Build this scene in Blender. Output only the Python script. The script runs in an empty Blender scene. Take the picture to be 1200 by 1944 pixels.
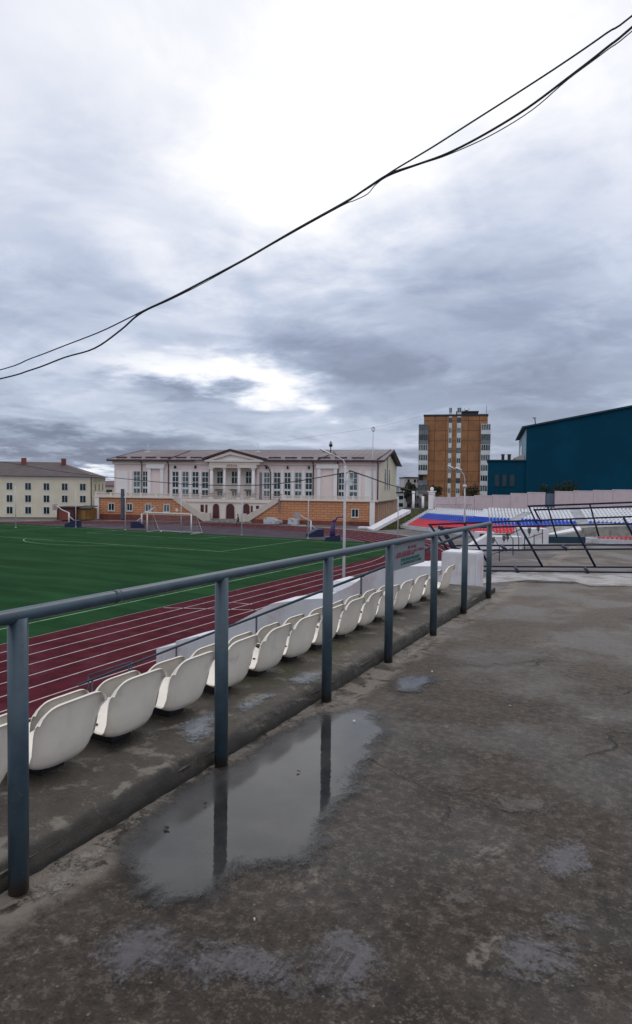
import bpy, bmesh, math, random
from mathutils import Vector, Matrix, Euler
R=math.radians
random.seed(7)
scene=bpy.context.scene
col=scene.collection
# ------------------------------------------------------------------ camera
FPX=1270.; CX,CY=600.,972.
yaw,pitch,roll=R(27.3),R(-2.15),R(0.7)
CAM=Vector((0,0,1.6))
fw=Vector((-math.sin(yaw)*math.cos(pitch),math.cos(yaw)*math.cos(pitch),math.sin(pitch)))
r0=Vector((math.cos(yaw),math.sin(yaw),0)); f0=Vector((-math.sin(yaw),math.cos(yaw),0))
u0=r0.cross(fw)
rt=r0*math.cos(roll)+u0*math.sin(roll); up=-r0*math.sin(roll)+u0*math.cos(roll)
cd=bpy.data.cameras.new('camera'); cam=bpy.data.objects.new('camera',cd); col.objects.link(cam)
cam.matrix_world=Matrix.Translation(CAM)@Matrix((rt,up,-fw)).transposed().to_4x4()
cd.sensor_fit='VERTICAL'; cd.sensor_height=24; cd.lens=24*FPX/1944; cd.clip_end=6000; cd.clip_start=.05
scene.camera=cam
scene.view_settings.view_transform='Standard'; scene.view_settings.look='None'
scene.view_settings.exposure=0.0; scene.view_settings.gamma=1
# ------------------------------------------------------------------ world: Nishita sky behind a procedural cloud deck
SUN_AZ,SUN_EL=25.,48.     # behind the brightest cloud, degrees right of +Y
w=bpy.data.worlds.new('World'); scene.world=w; w.use_nodes=True
nt=w.node_tree; nt.nodes.clear()
class G:
    def __init__(s,t): s.t=t
    def n(s,k,**kw):
        x=s.t.nodes.new(k)
        for a,b in kw.items(): setattr(x,a,b)
        return x
    def put(s,i,v):
        if hasattr(v,'links'): s.t.links.new(v,i)
        elif v is not None: i.default_value=v
    def m(s,op,a,b=None,c=None,clamp=False):
        x=s.n('ShaderNodeMath',operation=op,use_clamp=clamp)
        s.put(x.inputs[0],a)
        if b is not None: s.put(x.inputs[1],b)
        if c is not None: s.put(x.inputs[2],c)
        return x.outputs[0]
    def noise(s,vec,scale,detail=4,rough=.5,dist=0,dim='3D'):
        x=s.n('ShaderNodeTexNoise',noise_dimensions=dim); s.put(x.inputs['Vector'],vec)
        x.inputs['Scale'].default_value=scale; x.inputs['Detail'].default_value=detail
        x.inputs['Roughness'].default_value=rough; x.inputs['Distortion'].default_value=dist
        return x.outputs['Fac']
    def ramp(s,v,stops,interp='LINEAR'):
        x=s.n('ShaderNodeValToRGB'); s.put(x.inputs[0],v); e=x.color_ramp.elements
        x.color_ramp.interpolation=interp
        while len(e)<len(stops): e.new(.5)
        for k,(p,c) in zip(e,stops):
            k.position=p; k.color=(c,c,c,1) if isinstance(c,(int,float)) else (*c,1)
        return x.outputs[0]
    def step(s,v,a,b):
        x=s.n('ShaderNodeMapRange',interpolation_type='SMOOTHSTEP'); s.put(x.inputs[0],v)
        x.inputs[1].default_value=a; x.inputs[2].default_value=b
        return x.outputs[0]
    def mix(s,f,a,b,kind='MIX'):
        x=s.n('ShaderNodeMix',data_type='RGBA',blend_type=kind); s.put(x.inputs[0],f)
        for i,v in ((6,a),(7,b)):
            s.put(x.inputs[i],(*v,1) if isinstance(v,tuple) and len(v)==3 else v)
        return x.outputs[2]
    def sep(s,v):
        x=s.n('ShaderNodeSeparateXYZ'); s.put(x.inputs[0],v); return x.outputs
    def comb(s,a,b,c):
        x=s.n('ShaderNodeCombineXYZ')
        for i,v in enumerate((a,b,c)): s.put(x.inputs[i],v)
        return x.outputs[0]
g=G(nt)
gen=g.n('ShaderNodeTexCoord').outputs['Generated']
dx,dy,dz=g.sep(gen)
DEG=180/math.pi
az=g.m('ADD',g.m('MULTIPLY',g.m('ARCTAN2',dx,dy),DEG),27.3)      # degrees right of the view axis
el=g.m('MULTIPLY',g.m('ARCSINE',dz),DEG)
zz=g.m('ADD',g.m('MAXIMUM',dz,0.0),0.16)
pv=g.comb(g.m('DIVIDE',dx,zz),g.m('DIVIDE',dy,zz),g.m('MULTIPLY',dz,.6))
n1=g.noise(pv,1.05,7,.55,.35); n2=g.noise(pv,3.2,6,.6,.3)
wz=g.comb(g.m('DIVIDE',dx,zz),g.m('ADD',g.m('DIVIDE',dy,zz),7.3),3.1)
wn=g.noise(wz,1.6,5,.6,.2)
wn2=g.noise(wz,4.5,5,.6,0)
azw=g.m('ADD',az,g.m('ADD',g.m('MULTIPLY',g.m('SUBTRACT',wn,.5),16),g.m('MULTIPLY',g.m('SUBTRACT',wn2,.5),7)))
elw=g.m('ADD',el,g.m('ADD',g.m('MULTIPLY',g.m('SUBTRACT',n1,.5),10),g.m('MULTIPLY',g.m('SUBTRACT',n2,.5),6)))
# broad brightness of the deck: bright overhead and behind the camera, dull low over the town
L=g.ramp(g.m('DIVIDE',el,90,clamp=True),[(0,.43),(.037,.47),(.09,.54),(.135,.59),(.185,.66),(.235,.71),(.29,.74),(.35,.79),(.6,.86),(1,.70)])
def blob(px,py,sx,sy,amp,L,sharp=False):
    """a lighter or darker cloud mass: direction and size in degrees"""
    d=(fw+rt*((px-CX)/FPX)-up*((py-CY)/FPX)).normalized()
    a0=math.degrees(math.atan2(d.x,d.y))+27.3; e0=math.degrees(math.asin(d.z))
    a=g.m('DIVIDE',g.m('SUBTRACT',azw,a0),sx); e=g.m('DIVIDE',g.m('SUBTRACT',elw,e0),sy)
    q=g.m('ADD',g.m('MULTIPLY',a,a),g.m('MULTIPLY',e,e))
    if sharp: k=g.step(q,1.5,.35)
    else: k=g.m('EXPONENT',g.m('MULTIPLY',q,-1.0))
    return g.m('ADD',L,g.m('MULTIPLY',k,amp))
for b in [(640,150,22,8,.20),(580,420,8,5,.17),(330,420,10,5,.06),(860,200,14,6,.10),
          (170,340,8,5,-.06),(150,580,9,4,-.08),(1060,330,8,9,-.12),(840,490,10,6,-.10),(620,555,12,3.5,-.07),(1000,640,12,6,-.07),
          (560,640,9,3,-.10),(300,560,7,3,.06),
          (760,715,10,3.4,-.12),(1000,740,9,2.6,-.08),(640,690,4.2,1.8,-.08),
          (450,700,6.5,1.5,.36),(535,735,3.2,1.8,.30),(330,712,8,1.4,.16),(610,420,4,4,.12),(420,330,6,3,.10),(250,480,5,3,.10),(300,650,6,2,.06),(180,690,6,2,.08),
          (350,742,2.8,1.0,-.24),(480,770,4.5,1.0,-.14),(560,800,6,1.4,.07),(730,840,7,1.2,.07),(280,815,8,1.2,.05),
          (150,862,8,1.6,-.22),(300,850,7,1.2,-.08),(160,895,4.5,.75,.55),(780,895,6,1.2,-.10),(970,800,6,2,-.03)]:
    L=blob(*b,L)
fine=g.m('ADD',g.m('MULTIPLY',g.m('SUBTRACT',n1,.5),.30),g.m('MULTIPLY',g.m('SUBTRACT',n2,.5),.17))
fl_a=g.noise(g.comb(g.m('DIVIDE',dx,zz),g.m('ADD',g.m('DIVIDE',dy,zz),3.7),g.m('MULTIPLY',dz,.6)),2.1,9,.58,.5)
fl_b=g.noise(g.comb(g.m('ADD',g.m('DIVIDE',dx,zz),5.2),g.m('DIVIDE',dy,zz),1.4),1.25,9,.56,.7)
edge=g.m('ADD',g.m('MULTIPLY',g.step(fl_a,.44,.62),.085),g.m('MULTIPLY',g.step(fl_b,.44,.58),.075))
L=g.m('ADD',g.m('ADD',L,fine),g.m('SUBTRACT',edge,.055))
back=g.step(dy,.1,-.6)     # the sky behind the camera
L=g.m('ADD',L,g.m('MULTIPLY',back,.10))
cl=g.ramp(L,[(0,(.10,.14,.24)),(.28,(.215,.25,.355)),(.45,(.36,.42,.555)),(.62,(.565,.63,.775)),(.80,(.83,.86,.95)),(.93,(1.0,1.01,1.04)),(1,(1.12,1.12,1.15))])
sky=g.n('ShaderNodeTexSky',sky_type='NISHITA',sun_disc=False); sky.sun_elevation=R(SUN_EL); sky.sun_rotation=R(SUN_AZ-27.3)
clb=g.mix(1.0,cl,(10,10,10),'MULTIPLY')
skc=g.mix(.93,sky.outputs[0],clb)
gnd=g.step(dz,-.003,.0)
skc=g.mix(gnd,(.7,.7,.75),skc)
bg=g.n('ShaderNodeBackground'); nt.links.new(skc,bg.inputs[0]); bg.inputs[1].default_value=.1
wo=g.n('ShaderNodeOutputWorld'); nt.links.new(bg.outputs[0],wo.inputs[0])
w.cycles.sampling_method='MANUAL'; w.cycles.sample_map_resolution=1024
# ------------------------------------------------------------------ sun (veiled)
sl=bpy.data.lights.new('sun','SUN'); sl.energy=.5; sl.angle=R(22); sl.color=(1,.97,.92)
so=bpy.data.objects.new('sun',sl); col.objects.link(so)
sa=R(SUN_AZ-27.3); sd=Vector((math.sin(sa)*math.cos(R(SUN_EL)),math.cos(sa)*math.cos(R(SUN_EL)),math.sin(R(SUN_EL))))
so.rotation_euler=sd.to_track_quat('Z','Y').to_euler()

# ------------------------------------------------------------------ measuring helpers (photo point -> real place)
def ray(x,y): return fw+rt*((x-CX)/FPX)-up*((y-CY)/FPX)
def onz(x,y,z): d=ray(x,y); return CAM+d*((z-CAM.z)/d.z)
def onx(x,y,X): d=ray(x,y); return CAM+d*(X/d.x)
def ony(x,y,Y): d=ray(x,y); return CAM+d*(Y/d.y)
def dep(x,y,D): d=ray(x,y); return CAM+d*(D/d.dot(f0))
def proj(p):
    d=Vector(p)-CAM; z=d.dot(fw); return CX+FPX*d.dot(rt)/z, CY-FPX*d.dot(up)/z, z
# ------------------------------------------------------------------ object helpers
def tag(o,label=None,cat=None,group=None,kind=None):
    if label: o['label']=label
    if cat: o['category']=cat
    if group: o['group']=group
    if kind: o['kind']=kind
    return o
def empty(name,loc=(0,0,0),rz=0,**kw):
    o=bpy.data.objects.new(name,None); col.objects.link(o); o.location=loc; o.rotation_euler=(0,0,rz)
    o.empty_display_size=.2
    return tag(o,**kw)
class MB:
    def __init__(s): s.b=bmesh.new(); s.mi=0
    def face(s,vs):
        f=s.b.faces.new([s.b.verts.new(v) for v in vs]); f.material_index=s.mi; return f
    def box(s,x0,x1,y0,y1,z0,z1,bev=0):
        vs=[s.b.verts.new(v) for v in ((x0,y0,z0),(x1,y0,z0),(x1,y1,z0),(x0,y1,z0),(x0,y0,z1),(x1,y0,z1),(x1,y1,z1),(x0,y1,z1))]
        fs=[s.b.faces.new([vs[i] for i in q]) for q in ((3,2,1,0),(4,5,6,7),(0,1,5,4),(1,2,6,5),(2,3,7,6),(3,0,4,7))]
        for f in fs: f.material_index=s.mi
        if bev:
            bmesh.ops.bevel(s.b,geom=list({e for f in fs for e in f.edges}),offset=bev,segments=2,affect='EDGES')
        return s
    def prism(s,pts,off):
        """closed polygon (3D points) extruded by vector off"""
        off=Vector(off); a=[s.b.verts.new(p) for p in pts]; b=[s.b.verts.new(Vector(p)+off) for p in pts]; n=len(pts)
        fs=[s.b.faces.new(a[::-1]),s.b.faces.new(b)]+[s.b.faces.new((a[i],a[(i+1)%n],b[(i+1)%n],b[i])) for i in range(n)]
        for f in fs: f.material_index=s.mi
        bmesh.ops.recalc_face_normals(s.b,faces=fs)
        return s
    def tube(s,pts,r,n=10,cap=True,sm=True):
        pts=[Vector(p) for p in pts]; rs=r if isinstance(r,(list,tuple)) else [r]*len(pts)
        rings=[]; pn=None
        for i,p in enumerate(pts):
            t=(pts[min(i+1,len(pts)-1)]-pts[max(i-1,0)]).normalized()
            if pn is None:
                pn=t.cross(Vector((0,0,1)))
                if pn.length<.1: pn=Vector((1,0,0))
            pn=(pn-t*pn.dot(t)).normalized(); q=t.cross(pn)
            rings.append([s.b.verts.new(p+(pn*math.cos(2*math.pi*k/n)+q*math.sin(2*math.pi*k/n))*rs[i]) for k in range(n)])
        for a,b in zip(rings,rings[1:]):
            for k in range(n):
                f=s.b.faces.new((a[k],a[(k+1)%n],b[(k+1)%n],b[k])); f.smooth=sm; f.material_index=s.mi
        if cap:
            for c in (rings[0][::-1],rings[-1]): f=s.b.faces.new(c); f.material_index=s.mi
        return s
    def ball(s,c,r,sc=(1,1,1),seg=12):
        m=Matrix.Translation(c)@Matrix.Diagonal((*[r*k for k in sc],1))
        for v in bmesh.ops.create_uvsphere(s.b,u_segments=seg,v_segments=max(6,seg//2+2),radius=1,matrix=m)['verts']:
            for f in v.link_faces: f.smooth=True; f.material_index=s.mi
        return s
    def obj(s,name,mats,parent=None,loc=None,**kw):
        me=bpy.data.meshes.new(name); s.b.normal_update(); s.b.to_mesh(me); s.b.free()
        for m in (mats if isinstance(mats,(list,tuple)) else [mats]): me.materials.append(m)
        o=bpy.data.objects.new(name,me); col.objects.link(o)
        if parent: o.parent=parent
        if loc is not None: o.location=loc
        return tag(o,**kw)
def copytree(o,parent=None):
    c=o.copy(); col.objects.link(c); c.parent=parent
    for ch in o.children: copytree(ch,c)
    return c
# ------------------------------------------------------------------ materials
def M(name,c,rough=.7,var=.12,scale=3.,bump=0,bscale=40.,metal=0,spec=.5,c2=None,patch=None,detail=5,vec='pos',streak=0):
    m=bpy.data.materials.new(name); m.use_nodes=True; t=m.node_tree; h=G(t); b=t.nodes['Principled BSDF']
    pos=h.n('ShaderNodeNewGeometry').outputs['Position'] if vec=='pos' else h.n('ShaderNodeTexCoord').outputs['Object']
    n=h.noise(pos,scale,detail,.6)
    a=tuple(max(0,k*(1-var)) for k in c); z=tuple(min(1,k*(1+var)) for k in c)
    cc=h.mix(h.step(n,.3,.7),a,z)
    if c2:
        n2=h.noise(pos,patch[0],6,.65,.3); cc=h.mix(h.step(n2,patch[1],patch[2]),cc,c2)
    if streak:
        sx,sy,sz=h.sep(pos); v=h.comb(h.m('MULTIPLY',sx,2.2),h.m('MULTIPLY',sy,2.2),h.m('MULTIPLY',sz,.25))
        n3=h.noise(v,1.5,5,.7); cc=h.mix(h.m('MULTIPLY',h.step(n3,.5,.75),streak),cc,tuple(k*.5 for k in c))
    t.links.new(cc,b.inputs['Base Color'])
    r=h.m('ADD',h.m('MULTIPLY',h.m('SUBTRACT',n,.5),.25),rough,clamp=True); t.links.new(r,b.inputs['Roughness'])
    b.inputs['Metallic'].default_value=metal; b.inputs['Specular IOR Level'].default_value=spec
    if bump:
        bp=h.n('ShaderNodeBump'); bp.inputs['Strength'].default_value=bump; bp.inputs['Distance'].default_value=.01
        t.links.new(h.noise(pos,bscale,6,.65),bp.inputs['Height']); t.links.new(bp.outputs[0],b.inputs['Normal'])
    return m
def brickM(name,c1,c2,mort,bw,bh,mw=.02,rough=.85,axis='Object',var=.2,off=.5):
    """coursed masonry; local x/y fold into one run so both wall directions read"""
    m=bpy.data.materials.new(name); m.use_nodes=True; t=m.node_tree; h=G(t); b=t.nodes['Principled BSDF']
    ob=h.n('ShaderNodeTexCoord').outputs['Object']; x,y,z=h.sep(ob)
    br=h.n('ShaderNodeTexBrick'); br.offset=off; t.links.new(h.comb(h.m('ADD',x,y),z,0),br.inputs['Vector'])
    br.inputs['Color1'].default_value=(*c1,1); br.inputs['Color2'].default_value=(*c2,1); br.inputs['Mortar'].default_value=(*mort,1)
    br.inputs['Scale'].default_value=1; br.inputs['Brick Width'].default_value=bw; br.inputs['Row Height'].default_value=bh
    br.inputs['Mortar Size'].default_value=mw; br.inputs['Mortar Smooth'].default_value=.2
    n=h.noise(ob,.5,6,.65); cc=h.mix(h.m('MULTIPLY',h.step(n,.42,.7),var),br.outputs[0],tuple(k*.45 for k in c1))
    t.links.new(cc,b.inputs['Base Color']); b.inputs['Roughness'].default_value=rough
    return m
steel=M('grey_blue_paint',(.040,.068,.092),.38,.16,9,bump=.06,bscale=60,c2=(.09,.10,.105),patch=(14,.60,.74),spec=.45)
navy=M('dark_blue_paint',(.012,.018,.045),.6,.2,6,bump=.1,bscale=60,spec=.2)
def foot(m,lo=.01,hi=.09,c=(.05,.028,.015)):
    t=m.node_tree; h=G(t); b=t.nodes['Principled BSDF']; src=b.inputs['Base Color'].links[0].from_socket
    pos=h.n('ShaderNodeNewGeometry').outputs['Position']; z=h.sep(pos)[2]
    k=h.step(h.m('ADD',z,h.m('MULTIPLY',h.m('SUBTRACT',h.noise(pos,30,5,.7),.5),.10)),hi,lo)
    chips=h.step(h.noise(pos,38,3,.5),.70,.74)
    t.links.new(h.mix(h.m('MAXIMUM',h.m('MULTIPLY',k,.8),h.m('MULTIPLY',chips,.8)),src,c),b.inputs['Base Color'])
steel2=steel.copy(); steel2.name='handrail_paint'
foot(steel)
plastic=M('ivory_plastic',(.81,.745,.655),.42,.05,5,bump=.02,bscale=90,c2=(.42,.37,.30),patch=(6,.56,.9),spec=.45,streak=.25)
whitepaint=M('whitewash',(.70,.70,.74),.8,.05,1.5,bump=.25,bscale=25,c2=(.60,.50,.53),patch=(1.2,.50,.72),streak=.35)
concl=M('weathered_concrete',(.30,.285,.26),.8,.25,2.,bump=.5,bscale=18,c2=(.14,.13,.115),patch=(2.5,.45,.65))
turf=None
def groundmat():
    m=bpy.data.materials.new('wet_concrete'); m.use_nodes=True; t=m.node_tree; h=G(t); b=t.nodes['Principled BSDF']
    pos=h.n('ShaderNodeNewGeometry').outputs['Position']; x,y,z=h.sep(pos)
    big=h.noise(pos,.55,5,.6,.4); mid=h.noise(pos,2.1,8,.68,.3); fine=h.noise(pos,18,6,.7); grit=h.noise(pos,85,3,.75)
    c=h.mix(h.step(big,.36,.66),(.021,.0160,.0120),(.050,.0385,.0295))
    c=h.mix(h.m('MULTIPLY',h.step(mid,.35,.62),.6),c,(.058,.043,.033))
    c=h.mix(h.m('MULTIPLY',h.step(mid,.46,.30),.55),c,(.017,.015,.012))
    # colour drifts to a paler tone further along the walk
    far=h.step(y,2.5,11)
    c=h.mix(h.m('MULTIPLY',far,.62),c,(.150,.122,.098))
    ff=h.m('ADD',h.m('MULTIPLY',fine,.6),h.m('MULTIPLY',grit,.4))
    c=h.mix(h.m('MULTIPLY',h.step(ff,.51,.58),.6),c,(.125,.104,.084))
    c=h.mix(h.m('MULTIPLY',h.step(ff,.485,.38),.75),c,(.009,.008,.0065))
    va=h.n('ShaderNodeTexVoronoi',feature='F1'); va.inputs['Scale'].default_value=52; t.links.new(pos,va.inputs['Vector'])
    st=h.m('MULTIPLY',h.step(va.outputs['Distance'],.34,.20),h.step(h.sep(va.outputs['Color'])[0],.86,.93))
    c=h.mix(h.m('MULTIPLY',st,.5),c,h.mix(h.sep(va.outputs['Color'])[1],(.055,.045,.036),(.24,.21,.18)))
    # pale lime crust: along the kerb, and in scattered scabs
    kerb=h.step(h.m('ADD',x,h.m('MULTIPLY',h.m('SUBTRACT',mid,.5),.5)),-1.93,-2.06)
    pn=h.noise(pos,4.2,8,.72,.6); scab=h.noise(pos,1.35,9,.74,.8)
    k1=h.m('MULTIPLY',kerb,h.step(pn,.44,.50))
    near=h.step(y,2.3,1.4)
    k2=h.m('MULTIPLY',h.step(h.m('ADD',scab,h.m('MULTIPLY',near,.05)),.60,.64),h.step(fine,.38,.6))
    k=h.m('MAXIMUM',k1,h.m('MULTIPLY',k2,.75))
    c=h.mix(h.m('MULTIPLY',k,h.m('ADD',.45,h.m('MULTIPLY',fine,.75)),clamp=True),c,(.215,.185,.155))
    # hairline cracks
    wv=h.n('ShaderNodeVectorMath',operation='ADD'); t.links.new(pos,wv.inputs[0])
    no=h.n('ShaderNodeTexNoise'); no.inputs['Scale'].default_value=1.7; no.inputs['Detail'].default_value=6; t.links.new(pos,no.inputs['Vector'])
    sc=h.n('ShaderNodeVectorMath',operation='SCALE'); t.links.new(no.outputs['Color'],sc.inputs[0]); sc.inputs['Scale'].default_value=1.1
    t.links.new(sc.outputs[0],wv.inputs[1])
    vo=h.n('ShaderNodeTexVoronoi',feature='DISTANCE_TO_EDGE'); vo.inputs['Scale'].default_value=.42; t.links.new(wv.outputs[0],vo.inputs['Vector'])
    crk=h.m('MULTIPLY',h.step(vo.outputs['Distance'],.010,.002),h.step(h.noise(pos,.8,2),.50,.60))
    c=h.mix(h.m('MULTIPLY',crk,.9),c,(.012,.011,.01))
    t.links.new(c,b.inputs['Base Color'])
    damp=h.step(h.noise(pos,.9,4,.55),.40,.62)
    r=h.m('SUBTRACT',.76,h.m('MULTIPLY',damp,.36)); r=h.m('ADD',r,h.m('MULTIPLY',k,.2),clamp=True)
    t.links.new(r,b.inputs['Roughness']); b.inputs['Specular IOR Level'].default_value=.26
    hgt=h.m('ADD',h.m('MULTIPLY',mid,.6),h.m('ADD',h.m('MULTIPLY',fine,.28),h.m('MULTIPLY',grit,.16)))
    hgt=h.m('SUBTRACT',hgt,h.m('MULTIPLY',crk,.5))
    bp=h.n('ShaderNodeBump'); bp.inputs['Strength'].default_value=.9; bp.inputs['Distance'].default_value=.022
    t.links.new(hgt,bp.inputs['Height']); t.links.new(bp.outputs[0],b.inputs['Normal'])
    return m
wetc=groundmat()
ledgem=None
def ledgemat():
    m=bpy.data.materials.new('ledge_concrete'); m.use_nodes=True; t=m.node_tree; h=G(t); b=t.nodes['Principled BSDF']
    ge=h.n('ShaderNodeNewGeometry'); pos=ge.outputs['Position']
    big=h.noise(pos,1.1,6,.6,.4); mid=h.noise(pos,5,8,.7,.3); grit=h.noise(pos,60,4,.75)
    c=h.mix(h.step(big,.35,.65),(.046,.037,.028),(.10,.084,.066))
    c=h.mix(h.m('MULTIPLY',h.step(mid,.53,.61),.7),c,(.24,.215,.175))
    c=h.mix(h.m('MULTIPLY',h.step(mid,.44,.30),.7),c,(.04,.036,.03))
    c=h.mix(h.m('MULTIPLY',h.step(grit,.56,.72),.5),c,(.27,.25,.22))
    c=h.mix(h.m('MULTIPLY',h.step(grit,.45,.33),.5),c,(.03,.027,.024))
    x,y,z=h.sep(pos)
    moss=h.m('MULTIPLY',h.m('MULTIPLY',h.step(h.noise(pos,2.3,6,.7),.40,.60),h.step(y,3.8,4.6)),h.step(y,6.6,5.4))
    moss=h.m('MULTIPLY',moss,h.m('MULTIPLY',h.step(x,-2.42,-2.55),.6)); c=h.mix(moss,c,(.085,.085,.025))
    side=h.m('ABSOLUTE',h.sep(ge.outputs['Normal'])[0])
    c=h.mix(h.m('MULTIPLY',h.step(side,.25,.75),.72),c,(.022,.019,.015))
    c=h.mix(h.m('MULTIPLY',h.step(z,.035,.0),.8),c,(.010,.009,.007))   # shadow line along the kerb foot, painted into the colour
    t.links.new(c,b.inputs['Base Color']); b.inputs['Roughness'].default_value=.72
    bp=h.n('ShaderNodeBump'); bp.inputs['Strength'].default_value=.8; bp.inputs['Distance'].default_value=.02
    t.links.new(h.m('ADD',mid,h.m('MULTIPLY',grit,.35)),bp.inputs['Height']); t.links.new(bp.outputs[0],b.inputs['Normal'])
    return m
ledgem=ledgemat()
def watermat():
    m=bpy.data.materials.new('puddle_water'); m.use_nodes=True; t=m.node_tree; h=G(t); b=t.nodes['Principled BSDF']
    pos=h.n('ShaderNodeNewGeometry').outputs['Position']
    at=h.n('ShaderNodeAttribute',attribute_name='inside')
    e=h.m('ADD',at.outputs['Fac'],h.m('MULTIPLY',h.m('SUBTRACT',h.noise(pos,3.6,12,.78,.8),.5),.42))
    e=h.m('ADD',e,h.m('MULTIPLY',h.m('SUBTRACT',h.noise(pos,45,5,.7),.5),.09))
    e=h.m('ADD',e,h.m('MULTIPLY',h.m('SUBTRACT',h.noise(pos,110,3,.7),.5),.10))
    cover=h.step(e,-.07,.08); deep=h.m('MULTIPLY',h.step(e,.0,.14),h.m('MAXIMUM',h.step(h.sep(pos)[0],-2.12,-1.86),.0))
    t.links.new(h.mix(h.step(h.noise(pos,3,6,.65),.35,.65),(.022,.022,.0225),(.044,.043,.042)),b.inputs['Base Color'])
    t.links.new(h.m('SUBTRACT',.32,h.m('MULTIPLY',deep,.315)),b.inputs['Roughness'])
    b.inputs['IOR'].default_value=1.38; b.inputs['Specular IOR Level'].default_value=.72
    bp=h.n('ShaderNodeBump'); bp.inputs['Strength'].default_value=.05; bp.inputs['Distance'].default_value=.004
    t.links.new(h.noise(pos,26,3,.5),bp.inputs['Height']); t.links.new(bp.outputs[0],b.inputs['Normal'])
    tr=h.n('ShaderNodeBsdfTransparent'); mx=h.n('ShaderNodeMixShader'); t.links.new(cover,mx.inputs[0])
    t.links.new(tr.outputs[0],mx.inputs[1]); t.links.new(b.outputs[0],mx.inputs[2])
    t.links.new(mx.outputs[0],t.nodes['Material Output'].inputs['Surface'])
    return m
water=watermat()
def turfmat():
    m=bpy.data.materials.new('artificial_turf'); m.use_nodes=True; t=m.node_tree; h=G(t); b=t.nodes['Principled BSDF']
    pos=h.n('ShaderNodeNewGeometry').outputs['Position']; x,y,z=h.sep(pos)
    v=h.comb(h.m('MULTIPLY',x,.12),h.m('MULTIPLY',y,.5),0)
    n=h.noise(v,1.0,6,.6,.5); n2=h.noise(pos,1.6,6,.7); n3=h.noise(pos,14,4,.7)
    c=h.mix(h.step(n,.35,.65),(.010,.042,.015),(.020,.070,.025))
    c=h.mix(h.m('MULTIPLY',h.step(n2,.45,.7),.4),c,(.021,.066,.026)); c=h.mix(h.m('MULTIPLY',h.step(n3,.5,.3),.35),c,(.007,.035,.011))
    bd=h.m('MULTIPLY',h.step(h.m('SINE',h.m('MULTIPLY',y,.9)),-.3,.3),.22); c=h.mix(bd,c,(.008,.036,.012))
    t.links.new(c,b.inputs['Base Color']); b.inputs['Roughness'].default_value=1; b.inputs['Specular IOR Level'].default_value=.04
    return m
turf=turfmat()
rubber=M('maroon_track_rubber',(.072,.012,.019),1,.28,1.2,bump=.2,bscale=30,c2=(.092,.022,.031),patch=(.5,.48,.66),spec=.05)
asph=M('dark_purple_asphalt',(.062,.046,.062),.9,.25,.4,c2=(.10,.09,.095),patch=(.12,.48,.7),spec=.12)
asph2=M('grey_asphalt',(.13,.115,.115),.9,.2,.5,spec=.15,c2=(.22,.21,.20),patch=(.2,.5,.7))
linem=M('worn_line_paint',(.42,.35,.36),.7,.2,3,c2=(.22,.12,.14),patch=(1.3,.55,.75))
gline=M('turf_line_paint',(.20,.33,.19),.9,.2,2,spec=.1,c2=(.07,.16,.07),patch=(.8,.50,.7))
earth=M('bare_ground',(.10,.09,.075),.9,.3,.2,c2=(.06,.075,.035),patch=(.05,.45,.6))
cream=M('cream_render',(.75,.68,.62),.85,.04,.4,streak=.10)
pinkr=M('pinkish_render',(.79,.675,.655),.85,.05,.3,streak=.12)
whiter=M('white_render',(.82,.79,.79),.8,.03,.5,streak=.06)
yelr=M('yellow_render',(.72,.66,.52),.85,.06,.4,streak=.25)
beige=M('beige_render',(.58,.52,.46),.85,.06,.5,streak=.2)
oran=brickM('orange_stone',(.63,.30,.155),(.55,.25,.125),(.26,.11,.06),1.3,.42,.04)
redp=M('dark_red_plinth',(.20,.055,.045),.85,.2,.6,c2=(.10,.04,.035),patch=(.5,.5,.7))
roofm=M('ribbed_metal_roof',(.14,.105,.12),.6,.12,.4,spec=.35,c2=(.19,.155,.165),patch=(.05,.45,.6))
roofd=M('dark_red_roof_trim',(.055,.022,.03),.5,.15,1)
glass=M('dark_window_glass',(.012,.025,.03),.12,.4,1.5,spec=.6)
curtain=M('curtained_glass',(.10,.13,.14),.25,.5,1.2,spec=.5)
frame=M('white_frame',(.62,.66,.68),.6,.05,2)
maroond=M('maroon_door',(.075,.014,.02),.5,.25,2)
bluep=M('blue_padding',(.007,.014,.065),.5,.25,3)
poleM=M('pale_pole_paint',(.50,.51,.54),.55,.12,4,c2=(.36,.33,.31),patch=(5,.55,.75))
darkm=M('black_metal',(.015,.015,.018),.5,.3,5)
seatred=M('red_seat_plastic',(.80,.045,.075),.45,.12,.4)
seatblue=M('blue_seat_plastic',(.03,.11,.60),.45,.15,.4)
seatwhite=M('white_seat_plastic',(.84,.86,.88),.45,.06,.4)
tealm=M('teal_painted_render',(.0015,.052,.096),.9,.10,.25,c2=(.0015,.044,.082),patch=(.12,.4,.6),streak=.12,spec=.15)
tealD=M('teal_trim',(.006,.035,.06),.7,.2,1)
pinkf=M('pink_fence_panel',(.60,.49,.52),.8,.06,.5,streak=.3,c2=(.52,.42,.45),patch=(.5,.5,.7))
towerb=brickM('tower_brick',(.37,.175,.08),(.31,.14,.065),(.07,.04,.028),3.05,2.82,.075,var=.6,off=0)
balc=M('pale_balcony_panel',(.62,.65,.68),.7,.08,1)
balg=M('grey_balcony_panel',(.17,.18,.20),.7,.15,1)
leafm=M('leaves',(.035,.06,.02),.8,.5,6)
leafd=M('dark_leaves',(.012,.028,.014),.8,.5,6)
grassm=M('bank_grass',(.085,.085,.022),.95,.4,2.,c2=(.04,.06,.018),patch=(.8,.45,.6))
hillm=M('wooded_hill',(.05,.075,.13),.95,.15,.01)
brownm=M('brown_boards',(.22,.11,.035),.8,.25,1.5)
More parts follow.
